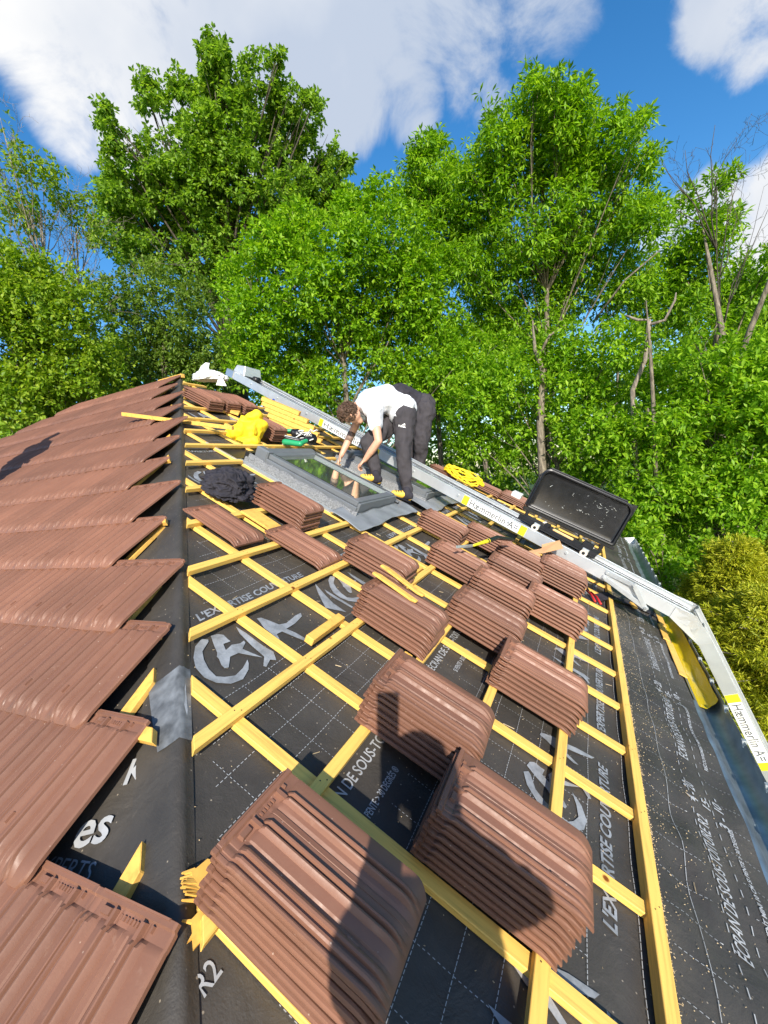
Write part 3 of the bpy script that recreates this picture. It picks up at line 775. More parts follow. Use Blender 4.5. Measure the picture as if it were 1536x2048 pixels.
prof = [(.03, -.014), (-.0, -.022), (-.03, -.034), (-.036, -.06), (-.05, -.088), (-.078, -.10), (-.112, -.10), (-.142, -.082), (-.156, -.05), (-.160, -.01), (-.167, -.004), (-.163, .004)]
def gprof(u, i): p = prof[i]; b0 = R3(u, EAV, 0); return b0 + Vector((0, p[0], p[1]))
NG = 40; vs = []; fs = []
for i in range(NG + 1):
    u = hipu(EAV) + (FCU - hipu(EAV)) * i / NG
    for k in range(len(prof)): vs.append(gprof(u, k))
for i in range(NG):
    for k in range(len(prof) - 1): q = i * len(prof) + k; fs.append((q, q + 1, q + 1 + len(prof), q + len(prof)))
g_o = obj('gutter', vs, fs, M['zinc'], house, smooth=True)
md = g_o.modifiers.new('t', 'SOLIDIFY'); md.thickness = .0025
for i in range(24):
    u = .35 + i * .36
    mb = MB(); mb.box(prism_frame(R3(u, EAV, 0), (1, 0, 0), (0, 1, 0), (0, 0, 1)), 0, .022, -.174, -.152, -.03, .010)
    mb.build('gutter_bracket', M['galv'], g_o)
mb = MB(); mb.box(prism_frame(R3(FCU, EAV, 0), (1, 0, 0), (0, 1, 0), (0, 0, 1)), 0, .01, -.15, .02, -.1, .01); mb.build('gutter_end', M['white_pl'], g_o)
# yellow film lying in the gutter
vs = []; fs = []
for i in range(41):
    u = 3.35 + 1.8 * i / 40
    for k in range(9):
        t = k / 8; y = -.012 - .135 * t; z = -.018 - .070 * sin(pi * min(1, t * 1.1)) ** .6 + .01 * noise.noise(Vector((u * 5, t * 4, 0)))
        vs.append(R3(u + .03 * noise.noise(Vector((t * 5, i, 3))), EAV, 0) + Vector((0, y, z + .008)))
for i in range(40):
    for k in range(8): q = i * 9 + k; fs.append((q, q + 1, q + 10, q + 9))
tag(obj('plastic_film', vs, fs, M['film'], smooth=True), 'yellow plastic film lying inside the zinc gutter', 'film')
mb = MB(); 
for (u0, u1, o_) in ((3.62, 4.25, 0), (4.27, 4.62, .015), (4.64, 5.1, -.01)):
    mb = MB(); mb.box(R3, u0, u1, -1.325 + o_, -1.265 + o_, .004, .012 + abs(o_) * .2)
    tag(mb.build('board', M['wood_l'], bevel=.002), {3.62: 'long thin yellow board along the gutter edge', 4.27: 'short thin yellow board in the middle of the gutter edge', 4.64: 'thin yellow board at the gutter edge nearest the lift'}[u0], 'board', 'thin boards along the gutter')

# ================================================================== ROOF WINDOWS
def roof_window(u0, u1, v0, v1, label, hb=0.0):
    root = thing('roof_window', label, 'roof window', R3(u0, v0, 0), 'grey roof windows being fitted')
    m = MB(); m.box(R3, u0, u1, v0, v1, .0, .110); o = m.build('frame', M['grey_frame'], root, bevel=.004)
    # sash: four rails, the pane sits between them
    s0, s1, w0, w1 = u0 + .02, u1 - .02, v0 + .01, v1 - .09
    sash = MB(); z0, z1 = .111, .155
    sash.box(R3, s0, s0 + .058, w0, w1, z0, z1); sash.box(R3, s1 - .058, s1, w0, w1, z0, z1)
    sash.box(R3, s0 + .058, s1 - .058, w0, w0 + .065, z0, z1 - .002); sash.box(R3, s0 + .058, s1 - .058, w1 - .06, w1, z0, z1 - .002)
    so_ = sash.build('sash', M['grey_frame'], root, bevel=.005)
    g = MB(); g.box(R3, s0 + .058, s1 - .058, w0 + .065, w1 - .06, z0, z0 + .018); g.build('pane', M['glass'], so_)
    t = MB(); t.box(R3, s0 + .053, s0 + .061, w0 + .08, w1 - .055, z1, z1 + .003); t.box(R3, s1 - .061, s1 - .053, w0 + .08, w1 - .055, z1, z1 + .003); t.build('glazing_bead', M['dark_rub'], so_)
    c = MB()
    n = 10
    for i in range(n):
        a0 = pi * i / n; a1 = pi * (i + 1) / n
        f = lambda a_: (v1 - .055 - .055 * cos(a_), .112 + .06 * sin(a_) ** .7)
        (y0, q0), (y1, q1) = f(a0), f(a1)
        c.hexa([R3(u0 + .01, y0, .08), R3(u1 - .01, y0, .08), R3(u1 - .01, y1, .08), R3(u0 + .01, y1, .08), R3(u0 + .01, y0, q0 + .001), R3(u1 - .01, y0, q0 + .001), R3(u1 - .01, y1, q1 + .001), R3(u0 + .01, y1, q1 + .001)])
    c.build('top_casing', M['grey_frame'], root)
    e = MB(); e.box(R3, u0 - .008, u0 + .075, v1 - .13, v1 + .01, .02, .18); e.build('casing_end', M['grey_frame'], root, bevel=.012)
    b = MB(); b.box(R3, s0, s1, w0 - .025, w0 - .002, .03, .145); b.build('drip_rail', M['grey_frame'], root, bevel=.004)
    # flashing: foil collar, side gutters, apron
    for s, (x0, x1) in enumerate(((u0 - .055, u0 - .004), (u1 + .004, u1 + .055))):
        k = MB(); N_ = 60
        vs_ = []; fs_ = []
        for i in range(N_ + 1):
            v = v0 - .04 + (v1 + .10 - v0) * i / N_
            jj = .008 * noise.noise(Vector((v * 30, x0, 0))); h = .095 + .012 * noise.noise(Vector((v * 9, x0, 5)))
            for (x, z) in ((x0, .012), (x0 + .004 + jj, h * .5), (x0 + .012 + jj, h), ((x0 + x1) / 2, h - .004), (x1, h - .012)): 
                xx = x if s == 0 else (x0 + x1 - x)
                vs_.append(R3(xx, v, z))
        for i in range(N_):
            for q in range(4): a_ = i * 5 + q; fs_.append((a_, a_ + 1, a_ + 6, a_ + 5))
        obj('foil_collar', vs_, fs_, M['foam'], root, smooth=True)
    k = MB(); k.box(R3, u0 - .16, u0 - .056, v0 + .12, v1 + .42, .008, .016); k.box(R3, u0 - .172, u0 - .16, v0 + .12, v1 + .42, .008, .034)
    k.box(R3, u1 + .056, u1 + .13, v0 + .1, v1 + .42, .008, .016); k.box(R3, u1 + .13, u1 + .142, v0 + .1, v1 + .42, .008, .034)
    k.build('side_flashing', M['galv'], root)
    k = MB(); k.box(R3, u0 - .17, u1 + .15, v1 + .09, v1 + .40, .010, .018); k.box(R3, u0 - .05, u1 + .06, v1 + .03, v1 + .07, .01, .10); k.build('top_flashing', M['black_metal'], root)
    vs_ = []; fs_ = []; NA, NB = 60, 18
    for i in range(NA + 1):
        for j in range(NB + 1):
            t = i / NA; q = j / NB
            u = (u0 - .24) + (u1 - u0 + .44) * t; v = v0 + .10 - (.30 + .02 * sin(t * 9)) * q
            if u > u0 - .01 and u < u1 + .01 and v > v0 - .03: v = min(v, v0 - .027)
            h = .070 + .016 * noise.noise(Vector((u * 6, v * 6, 2))) + .010 * max(0, noise.noise(Vector((u * 2.2, 7, v)))) - .018 * q
            vs_.append(R3(u, v, h))
    for i in range(NA):
        for j in range(NB): a_ = i * (NB + 1) + j; fs_.append((a_, a_ + 1, a_ + NB + 2, a_ + NB + 1))
    ap = obj('apron', vs_, fs_, M['grey_flash'], root, smooth=True)
    sm = ap.modifiers.new('t', 'SOLIDIFY'); sm.thickness = .003
    return root
w1_ = roof_window(3.13, 3.92, 1.36, 2.46, 'near grey roof window reflecting green trees, in front of the bending worker')
w2_ = roof_window(4.56, 5.28, 1.27, 2.42, 'far grey roof window half hidden under the metal lift rail')
m = MB(); m.box(R3, 3.5, 3.62, 2.56, 2.74, .03, .05); tag(m.build('board', M['wood_pale'], bevel=.002), 'short pale board just above the near roof window', 'board')
m = MB(); fr_ = prism_frame(R3(3.98, 2.25, .03), RU + RV * .0, (RV * .55 - RU * .2), RN); m.box(fr_, 0, .36, 0, .08, 0, .025); tag(m.build('board', M['wood_pale'], bevel=.002), 'pale board between the two roof windows near the worker\'s hands', 'board')

# ================================================================== LADDER LIFT
lift = thing('ladder_lift', 'long aluminium ladder lift crossing the roof and bending down over the gutter', 'ladder lift', (4.4, -2.4, 0))
A0 = R3(4.25, -1.36, .20); A1 = R3(5.40, 5.08, .20)
lx = (A1 - A0).normalized(); lz = (RN - lx * RN.dot(lx)).normalized(); ly = lx.cross(lz)      # ly toward +u
if ly.dot(RU) < 0: ly = -ly
LL = (A1 - A0).length; LW = .47
frU = prism_frame(A0, lx, ly, lz)
dn_ = (Vector((.045, -cos(radians(70)), -sin(radians(70))))).normalized()
lzd = (Vector((1, 0, 0)).cross(dn_)); lzd = lzd.normalized()
if lzd.dot(Vector((0, -1, 0))) < 0: lzd = -lzd
lyd = (ly - dn_ * ly.dot(dn_)).normalized(); lzd = dn_.cross(lyd); 
if lzd.dot(Vector((0, -1, .2))) < 0: lzd = -lzd
KN = A0
LD = 4.3
frD = prism_frame(KN, -dn_, lyd, lzd)       # x runs upward along the lower section; negative x is down
RH = .102
def rail(fr, x0, x1, y, s):
    m = MB()
    m.box(fr, x0, x1, y, y + .006 * s, 0, RH)
    m.box(fr, x0, x1, y + .006 * s, y + .085 * s, RH - .006, RH); m.box(fr, x0, x1, y + .006 * s, y + .05 * s, 0, .006)
    m.box(fr, x0, x1, y + .079 * s, y + .085 * s, RH - .035, RH - .007); m.box(fr, x0, x1, y + .03 * s, y + .036 * s, RH, RH + .004)
    return m
def railset(fr, x0, x1):
    r1_ = rail(fr, x0, x1, 0, 1).build('rail', M['alu_lit'], lift)
    r2_ = rail(fr, x0, x1, LW, -1).build('rail', M['alu_lit'], lift)
    m = MB(); m.box(fr, x0, x1, .052, .13, .055, .061); m.box(fr, x0, x1, LW - .13, LW - .052, .055, .061); m.build('running_track', M['alu'], lift)
    i = 0; x = x0 + .12
    while x < x1 - .05:
        m = MB(); m.tube([fr(x, .0065, .04), fr(x, LW - .0065, .04)], .014, 8); m.build('rung', M['alu'], lift, smooth=True); x += .28
        i += 1
railset(frU, 0.02, LL); railset(frD, -LD, -.02)
# knee plates
for y in (-.004, LW + .004):
    m = MB(); q = [frU(.16, y, 0), frU(.16, y, RH), frU(0, y, RH + .012), frD(-.16, y, RH), frD(-.16, y, 0)]
    m.poly(q, .004 if y < 0 else .004, -ly if y < 0 else ly); m.build('knee_plate', M['alu_lit'], lift)
# cap housing
m = MB(); m.box(frU, LL - .02, LL + .16, -.012, LW + .012, .0, RH + .004); m.build('head_plate', M['alu'], lift, bevel=.004)
m = MB(); m.hexa([frU(LL - .16, .08, RH), frU(LL + .12, .08, RH), frU(LL + .12, LW - .05, RH), frU(LL - .16, LW - .05, RH), frU(LL - .10, .1, RH + .14), frU(LL + .10, .1, RH + .10), frU(LL + .10, LW - .07, RH + .10), frU(LL - .10, LW - .07, RH + .14)])
m.build('pulley_housing', M['alu_lit'], lift, bevel=.008)
m = MB(); m.tube([frU(LL - .25, .2, .1), frU(LL - .25, .3, .1)], .05, 14); m.build('pulley', M['black_metal'], lift, smooth=True)
m = MB(); m.tube([frU(.1, LW / 2, .09), frU(LL - .25, LW / 2, .12)], .004, 6); m.build('hoist_cable', M['black_metal'], lift)
for x in [.5 + .62 * i for i in range(10)]:
    m = MB(); m.tube([frU(x, -.001, RH * .62), frU(x, -.012, RH * .62)], .012, 8); m.build('bolt', M['galv'], lift)
# stickers with lettering
def sticker(fr, x1, x0):
    """x1 = start of the text (upper end), text runs down the rail"""
    s = MB(); s.box(fr, x0, x1, -.0015, -.0002, .004, RH - .004); so2 = s.build('sticker', M['sticker'], lift)
    for (p, q) in ((x0, x0 + .07), (x1 - .07, x1)):
        s = MB(); s.box(fr, p, q, -.003, -.0016, .004, RH - .004); s.build('sticker_end', M['yellow'], so2)
    ps, wd = text_polys("Hæmmerlin A=", 0, 0, .100, spacing=1.02, bold=.0008); L_ = x1 - x0 - .17; sc = L_ / wd
    vsx = []; fsx = []
    for p in ps: k = len(vsx); vsx += [fr(x1 - .085 - x * sc, -.0022, .018 + y) for x, y in p]; fsx.append(tuple(range(k, k + len(p))))
    obj('lettering', vsx, fsx, M['ink'], so2)
def vx(v): return (R3(4.3, v, .2) - A0).dot(lx)
sticker(frU, vx(.96), vx(.20)); sticker(frU, vx(3.28), vx(2.2)); sticker(frD, -.62, -1.30)
# folding strut at the knee
for (p, q) in (((vx(-.62), .0, .08), (vx(-.86), -.03, .10)), ((vx(-.86), -.036, .10), (vx(-1.02), -.03, -.03)), ((vx(-.62), -.01, .03), (vx(-1.02), -.03, -.03))):
    a_ = frU(*p); b_ = frU(*q); d_ = (b_ - a_).normalized(); n_2 = (-ly); s_ = d_.cross(n_2).normalized()
    f2 = prism_frame(a_, d_, s_, n_2); m = MB(); L_ = (b_ - a_).length; m.box(f2, -.02, L_ + .02, -.02, .02, 0, .005); st = m.build('strut', M['galv'], lift, bevel=.002)
    m = MB()
    for x in (0, L_): m.tube([f2(x, 0, .004), f2(x, 0, .016)], .012, 8)
    m.build('bolt', M['galv'], st)
# legs on the ground
m = MB(); e0 = frD(-LD, .0, 0); e1 = frD(-LD, LW, 0); m.tube([e0, Vector((e0.x, e0.y, .0))], .03, 8); m.tube([e1, Vector((e1.x, e1.y, 0))], .03, 8); m.build('foot', M['dark_rub'], lift)

# carriage and black tray
car = thing('lift_carriage', 'black carriage with an upright black tray riding on the ladder lift', 'carriage', frU(vx(-.1), .2, RH))
cx0, cx1 = vx(-.46), vx(.36)
m = MB(); m.box(frU, cx0, cx1, .09, LW - .05, RH + .035, RH + .045); m.box(frU, cx0, cx1, .09, .10, RH + .02, RH + .075); m.build('base_plate', M['black_metal'], car, bevel=.002)
for x in (vx(-.36), vx(.15)):
    for y in (.045, LW - .045):
        m = MB(); m.tube([frU(x, y - .016, RH + .03), frU(x, y + .016, RH + .03)], .034, 18); wh = m.build('wheel', M['white_nyl'], car, smooth=False)
        m = MB(); m.tube([frU(x, y - .02, RH + .03), frU(x, y + .02, RH + .03)], .015, 12); m.build('hub', M['black_metal'], wh)
    m = MB(); m.box(frU, x - .03, x + .03, .066, .09, RH + .01, RH + .07); m.build('bracket', M['galv'], car, bevel=.002)
m = MB(); m.box(frU, vx(-.2), vx(.02), .20, .245, RH + .05, RH + .075); m.build('wooden_grip', M['wood_pale'], car, bevel=.008)
m = MB(); m.box(frU, vx(.05), vx(.10), .14, .22, RH + .045, RH + .10); m.build('latch', M['black_metal'], car, bevel=.004)
m = MB(); m.box(frU, vx(-.40), vx(-.30), .12, .2, RH + .045, RH + .12); m.build('latch', M['black_metal'], car, bevel=.004)
# tray standing up: x along the lift, height along t_up
P00 = at(1054, 1012, 5.35); P10 = at(1226, 1091, 5.15); P01 = at(1092, 930, 5.22)
tx = (P10 - P00); TLn_ = tx.length; tx.normalize(); tup = (P01 - P00); tup = (tup - tx * tup.dot(tx)); TH = tup.length; tup.normalize(); tn = tx.cross(tup)
if tn.dot(Vector((0, 0, Z0)) - P00) > 0: tn = -tn          # tn points away from the viewer
TH = .50
def tray_ring(inset, depth, rad=.085, n=7):
    pts = []
    x0, x1, y0, y1 = inset, TLn_ - inset, inset, TH - inset; r = rad
    for (cx, cy, a0, rr) in ((x1 - r, y1 - r, 0, r), (x0 + r, y1 - r, pi / 2, r), (x0 + .02, y0 + .02, pi, .02), (x1 - .02, y0 + .02, 3 * pi / 2, .02)):
        for i in range(n + 1): a_ = a0 + (pi / 2) * i / n; pts.append(P00 + tx * (cx + rr * cos(a_)) + tup * (cy + rr * sin(a_)) + tn * depth)
    return pts
rings = [tray_ring(-.0, .0), tray_ring(-.012, .006), tray_ring(-.012, .02), tray_ring(.0, .022), tray_ring(.012, .10), tray_ring(.02, .105)]
inner = [tray_ring(.0, .0), tray_ring(.014, .004), tray_ring(.022, .045), tray_ring(.05, .055)]
nn = len(rings[0]); vs = []; fs = []
for seq in (rings, inner):
    k0 = len(vs)
    for r_ in seq: vs += r_
    for i in range(len(seq) - 1):
        for k in range(nn): fs.append((k0 + i*nn + k, k0 + i*nn + (k+1) % nn, k0 + (i+1)*nn + (k+1) % nn, k0 + (i+1)*nn + k))
    fs.append(tuple(range(k0 + (len(seq) - 1) * nn, k0 + len(seq) * nn)))
tr = obj('tray', vs, fs, M['black_pl'], car, smooth=True); tr.data.set_sharp_from_angle(angle=radians(35))
m = MB()
rs = random.Random(4)
for i in range(46):
    x = rs.uniform(.1, TLn_ - .1); y = rs.uniform(.08, TH - .08); a_ = rs.uniform(-1.2, 1.2) ; L_ = rs.uniform(.006, .04)
    if rs.random() < .55: x = rs.uniform(.5, .8) * TLn_; y = rs.uniform(.15, .4)
    c = P00 + tx * x + tup * y + tn * .0535; d_ = tx * cos(a_) + tup * sin(a_); q = tx * -sin(a_) + tup * cos(a_); wd = rs.uniform(.0008, .0028)
    if x + L_ > TLn_ - .07: continue
    m.add([c - q * wd, c + d_ * L_ - q * wd * .3, c + d_ * L_ + q * wd * .3, c + q * wd], [(0, 1, 2, 3)])
m.build('scratches', M['galv'], tr)
m = MB(); fT = prism_frame(P00, tx, tup, tn)
m.box(fT, -.03, TLn_ + .03, -.05, -.015, .0, .035); m.box(fT, .02, .06, -.16, -.05, .0, .02); m.box(fT, TLn_ - .12, TLn_ - .08, -.16, -.05, .0, .02); m.build('tray_hinge', M['black_metal'], car, bevel=.003)
m = MB(); m.box(fT, TLn_ - .02, TLn_ + .03, TH - .12, TH + .02, .05, .12); m.tube([fT(-.02, 0, .05), fT(-.02, TH - .1, .09), fT(.06, TH + .02, .11), fT(TLn_ - .08, TH + .02, .11), fT(TLn_ + .02, TH - .1, .09), fT(TLn_ + .02, 0, .05)], .012, 8)
m.build('support_frame', M['black_metal'], car)

# ================================================================== LOOSE THINGS ON THE ROOF
def heap(name, c, ax, mat, label, cat, seed, amp=.35, sub=5, fold=9):
    """crumpled cloth: a folded closed sheet"""
    bm = bmesh.new(); bmesh.ops.create_icosphere(bm, subdivisions=sub, radius=1)
    X, Y, Z = ax; c = Vector(c); so_ = Vector((seed * 3.1, seed * 1.7, 0)); vsx = []
    for v in bm.verts:
        n = v.co.normalized(); w_ = Vector((noise.noise(n * 2 + so_), noise.noise(n * 2 + so_ + Vector((5, 0, 0))), 0))
        r = 1 + .35 * noise.noise(n * 1.6 + so_)
        f = 1 - abs(noise.noise((n + w_ * .6) * fold * .35 + so_)) * 2.4
        r += amp * (f * .55 + .25 * (1 - 2 * abs(noise.noise((n + w_) * fold * .8 + so_))))
        z = n.z * r
        if z < -.35: z = -.35
        vsx.append(c + X * (n.x * r * (1.15 if z < 0 else 1)) + Y * (n.y * r * (1.15 if z < 0 else 1)) + Z * z)
    fsx = [tuple(v.index for v in f.verts) for f in bm.faces]; bm.free()
    return tag(obj(name, vsx, fsx, mat, smooth=True), label, cat)
heap('jacket', R3(2.30, 1.93, .10), (RU * .14, RV * .125, RN * .095), M['black_cloth'], 'crumpled black jacket lying over the battens left of the near roof window', 'jacket', 3, .42, 6, 5.5)
yj = thing('jacket', 'bright yellow jacket dumped in front of a tile stack, one sleeve raised', 'jacket', R3(3.55, 2.95, .05))
yc = [(at(505, 862, 4.62), .10, at(478, 866, 4.5), .09), (at(505, 860, 4.6), .10, at(520, 850, 4.62), .06), (at(478, 866, 4.5), .07, at(462, 872, 4.5), .06), (at(485, 848, 4.6), .06, at(517, 832, 4.62), .045), (at(517, 832, 4.62), .04, at(500, 836, 4.55), .035), (at(480, 885, 4.45), .045, at(510, 884, 4.5), .05)]
organic('jacket_cloth', yc, M['yellow_cloth'], yj, .007, 3, wrinkle=.035, wscale=8, seed=2)
# white torn sack at the top
sk = thing('sack', 'torn white plastic sack blown up at the top of the hip', 'sack', R3(4.85, 4.9, .1))
bm = bmesh.new(); bmesh.ops.create_icosphere(bm, subdivisions=5, radius=1); cS = at(420, 757, 5.75); r_x = Vector(CM[0]); vsx = []
up_ = Vector((0, 0, 1)); fw = Vector((.9, .43, 0))
for v in bm.verts:
    n = v.co.normalized(); f = 1 - 2 * abs(noise.noise(n * 2.6)); r = 1 + .28 * f + .2 * noise.noise(n * 5)
    vsx.append(cS + r_x * n.x * r * .185 + up_ * max(-.3, n.z * r) * .085 + fw * n.y * r * .10)
fsx = [tuple(v.index for v in f.verts) for f in bm.faces]; bm.free(); obj('bag', vsx, fsx, M['white_pl'], sk, smooth=True)
fin = [at(x, y, 5.7) for x, y in ((400, 758), (396, 744), (402, 732), (411, 725), (419, 726), (417, 735), (420, 745), (428, 752), (436, 760))]
m = MB(); m.poly(fin, .012, fw); m.build('torn_flap', M['white_pl'], sk, bevel=.002)
m = MB(); m.poly([at(x, y, 5.66) for x, y in ((432, 770), (437, 756), (446, 758), (453, 772))], .010, fw); m.build('torn_flap', M['white_pl'], sk)
# timber offcuts pile
for i, (x, y, z, L_, ang, lab) in enumerate(((4.55, 3.35, .06, .75, .35, 'lowest yellow board of the timber pile under the lift'), (4.6, 3.42, .11, .72, .35, 'second yellow board from the bottom of the timber pile under the lift'),
        (4.62, 3.5, .16, .70, .38, 'third yellow board from the bottom of the timber pile under the lift'), (4.60, 3.56, .21, .66, .36, 'fourth yellow board from the bottom of the timber pile under the lift'), (4.62, 3.6, .26, .55, .36, 'topmost yellow board of the timber pile under the lift'), (4.35, 3.95, .05, .5, -.9, 'short yellow board sticking out left of the timber pile'))):
    fr = prism_frame(R3(x, y, z), RV * -cos(ang) + RU * sin(ang), RU * cos(ang) + RV * sin(ang), RN); m = MB(); m.box(fr, -.16, L_ - .2, 0, .10, 0, .047 if i < 5 else .03)
    tag(m.build('board', M['wood_l'], bevel=.003), lab, 'board', 'yellow timber pile')
# long loose batten lying on the laid tiles
A_ = at(245, 829, 5.05); B_ = at(372, 841, 4.6); C_ = at(480, 857, 4.35); d_ = (B_ - A_).normalized()
A_ = at(246, 829, 4.5); C_ = at(466, 857, 4.15); d_ = (C_ - A_).normalized(); s_ = RN.cross(d_).normalized(); n_3 = d_.cross(s_)
m = MB(); m.box(prism_frame(A_, d_, s_, n_3), 0, (C_ - A_).length, -.02, .02, -.014, .022); tag(m.build('loose_batten', M['wood_l'], bevel=.002), 'long yellow batten lying across the hip onto the laid tiles', 'batten')
# splinters on a stack
for (p, q, lab) in (((2.10, .645), (2.06, .37), 'lower yellow wood splinter lying on a tile stack'), ((2.23, .66), (2.16, .37), 'upper yellow wood splinter lying on a tile stack')):
    hz = B1 + .004 + TT + .0245 * 6 + .019; a_ = R3(p[0] - .24, p[1] - .0, hz) ; 
    a_ = R3(p[0] - .11, p[1], hz); b_ = R3(q[0] - .10, q[1], hz); d_ = (b_ - a_).normalized(); s_ = RN.cross(d_); L_ = (b_ - a_).length
    f2 = prism_frame(a_, d_, s_, RN); m = MB(); m.poly([f2(0, -.012, 0), f2(L_ * .9, -.024, 0), f2(L_, -.012, 0), f2(L_, .010, 0), f2(L_ * .12, .024, 0), f2(.0, .010, 0)], .012, RN); tag(m.build('wood_splinter', M['wood_l'], bevel=.002), lab, 'wood piece', 'splinters on the stack')
for (u0, u1, v, sh, lab) in ((1.50, 1.78, .635, .02, 'short yellow block lying against a batten right of the logo'), (1.66, 1.82, .275, .0, 'short yellow block beside the batten behind the phone shadow stack'), (2.66, 2.84, .615, .0, 'broken yellow batten end between two stacks')):
    fr = prism_frame(R3(u0, v, CT + .006), RU + RV * sh, RV, RN); m = MB(); m.box(fr, 0, u1 - u0, -.02, .022, 0, .035); tag(m.build('wood_block', M['wood_l'], bevel=.003), lab, 'wood block')
m = MB(); m.box(prism_frame(R3(4.72, -1.07, .012), (RU + RV * .3).normalized(), (RV - RU * .3).normalized(), RN), 0, .10, 0, .045, 0, .025); tag(m.build('wood_block', M['wood_l'], bevel=.004), 'tiny wood offcut lying on the black underlay near the lift knee', 'wood block')
m = MB(); m.hexa([R3(2.13, 1.66, B0 + .03), R3(2.26, 1.66, B0 + .03), R3(2.24, 1.36, B0 + .03), R3(2.12, 1.36, B0 + .03), R3(2.13, 1.66, B0 + .045), R3(2.26, 1.66, B0 + .045), R3(2.24, 1.36, B0 + .045), R3(2.12, 1.36, B0 + .045)])
tag(m.build('board', M['wood_l'], bevel=.002), 'wide thin yellow board between the single tile and the window stack', 'board')
# splintered batten end under the near stack
rs = random.Random(3); m = MB(); hS = .03
for i in range(14):
    t = i / 13; a_ = pR(392 + 18 * t, 1742 + 62 * t, hS); b_ = pR(366 + rs.uniform(-6, 8), 1748 + 50 * t + rs.uniform(-5, 5), hS + rs.uniform(-.006, .012)); w_ = RV * -.006
    m.poly([a_ - w_, a_ + w_, b_ + w_ * .2, b_ - w_ * .2], .006, RN)
m.poly([pR(x, y, hS - .006) for x, y in ((380, 1752), (412, 1725), (430, 1730), (425, 1800), (395, 1812))], .014, RN)
tag(m.build('wood_splinter', M['wood_l']), 'splintered end of a yellow batten poking out below the nearest tile stack', 'wood piece')
m = MB(); m.poly([pR(x, y, .028) for x, y in ((363, 1844), (381, 1843), (386, 1838), (412, 1808), (430, 1835), (412, 1872), (386, 1903), (384, 1880), (373, 1889), (384, 1868), (382, 1850))], .008, RN)
tag(m.build('wood_splinter', M['wood_l']), 'jagged flat yellow offcut under the corner of the nearest tile stack', 'wood piece')

# hand saw
saw = thing('hand_saw', 'folding hand saw with yellow and black handle lying on the stacks', 'hand saw', R3(3.2, .36, .2))
hz = B1 + .0245 * 7 + .04
sp = [at(946, 1099, px_) for px_ in (3.42,)][0]
s0 = R3(3.14, .39, hz + .02); s1 = R3(3.36, .34, hz + .035); s2 = R3(3.55, .30, hz + .05); s3 = R3(3.78, .20, hz + .035)
organic('grip', [(s1, .018, s2, .020), (s2, .020, s3, .014)], M['black_pl'], saw, .005, 3)
organic('handle_front', [(s0, .010, s1, .017), (s1, .017, s1 + (s2 - s1) * .12, .019)], M['yellow'], saw, .005, 2)
m = MB(); m.poly([s0 + RN * .01, s0 - RU * .22 + RV * .08 + RN * .004, s0 - RU * .22 + RV * .07 - RN * .012, s0 - RN * .014], .0015, RV); m.build('blade', M['galv'], saw)
# cardboard strips
hc = B1 + .0245 * 7 + .05
m = MB(); m.poly([at(x, y, d) for x, y, d in ((1019, 1110, 3.95), (1046, 1126, 3.85), (1062, 1125, 3.9), (1080, 1117, 4.0), (1081, 1098, 4.12))], .004, RN); tag(m.build('cardboard_piece', M['cardboard']), 'pointed brown cardboard piece lying on the stacks beside the saw', 'cardboard', 'cardboard pieces on the stacks')
m = MB(); m.poly([at(x, y, d) for x, y, d in ((1072, 1105, 4.05), (1085, 1107, 4.04), (1126, 1097, 4.08), (1119, 1081, 4.18), (1083, 1090, 4.15), (1084, 1096, 4.12))], .004, RN); tag(m.build('cardboard_piece', M['cardboard']), 'rectangular brown cardboard strip against the lift rail', 'cardboard', 'cardboard pieces on the stacks')
# tools behind the near window
t = thing('power_tool', 'black and green cordless nailer lying above the near roof window', 'power tool', R3(4.3, 3.0, .05))
organic('body', [(at(570, 884, 4.75), .035, at(600, 888, 4.7), .03), (at(600, 888, 4.7), .03, at(612, 882, 4.8), .025)], M['green_pl'], t, .006, 3); organic('barrel', [(at(572, 876, 4.85), .022, at(612, 884, 4.85), .020), (at(604, 882, 4.85), .03, at(622, 878, 4.9), .032)], M['black_pl'], t, .006, 3)
m = MB(); m.tube([at(563, 870, 4.95), at(602, 880, 4.9)], .012, 8); m.build('metal_rod', M['galv'], t)
t = thing('tool_bag', 'open bag of small tools beside the timber pile', 'tool bag', R3(4.6, 3.1, .05))
organic('bag', [(at(590, 866, 5.0), .05, at(625, 876, 5.0), .055)], M['black_pl'], t, .01, 4, wrinkle=.012)
m = MB(); rs = random.Random(9)
for i in range(26): p = at(rs.uniform(588, 632), rs.uniform(862, 882), 4.88 + rs.uniform(-.03, .03)); m.tube([p, p + Vector((rs.uniform(-.05, .05), rs.uniform(-.05, .05), rs.uniform(0, .03)))], .006, 6)
m.build('fixings', M['white_pl'], t); organic('green_case', [(at(572, 862, 5.05), .025, at(584, 861, 5.05), .022)], M['green_pl'], t, .006, 2)
# yellow rope beyond the lift
m = MB(); rs = random.Random(5)
for lp in range(6):
    c = R3(6.42 + .012 * lp, 1.38, .17 + .008 * lp); pts = []
    for i in range(25): a_ = 2 * pi * i / 24; pts.append(c + RV * (-.26 * cos(a_) * (1 + .05 * lp) - .0) + RU * (.06 + .012 * lp) * sin(a_) + RN * (.05 * sin(a_ * 2 + lp) + .03 * rs.random()))
    m.tube(pts, .012, 6, cap=False)
tag(m.build('rope', M['yellow_cloth'], smooth=True), 'yellow rope coil lying beyond the lift rail', 'rope')
# white box beyond
m = MB(); m.box(R3, 7.0, 7.25, .55, .70, .14, .22); tag(m.build('small_box', M['white_pl'], bevel=.006), 'small white box on the tiles left of the black tray', 'box')
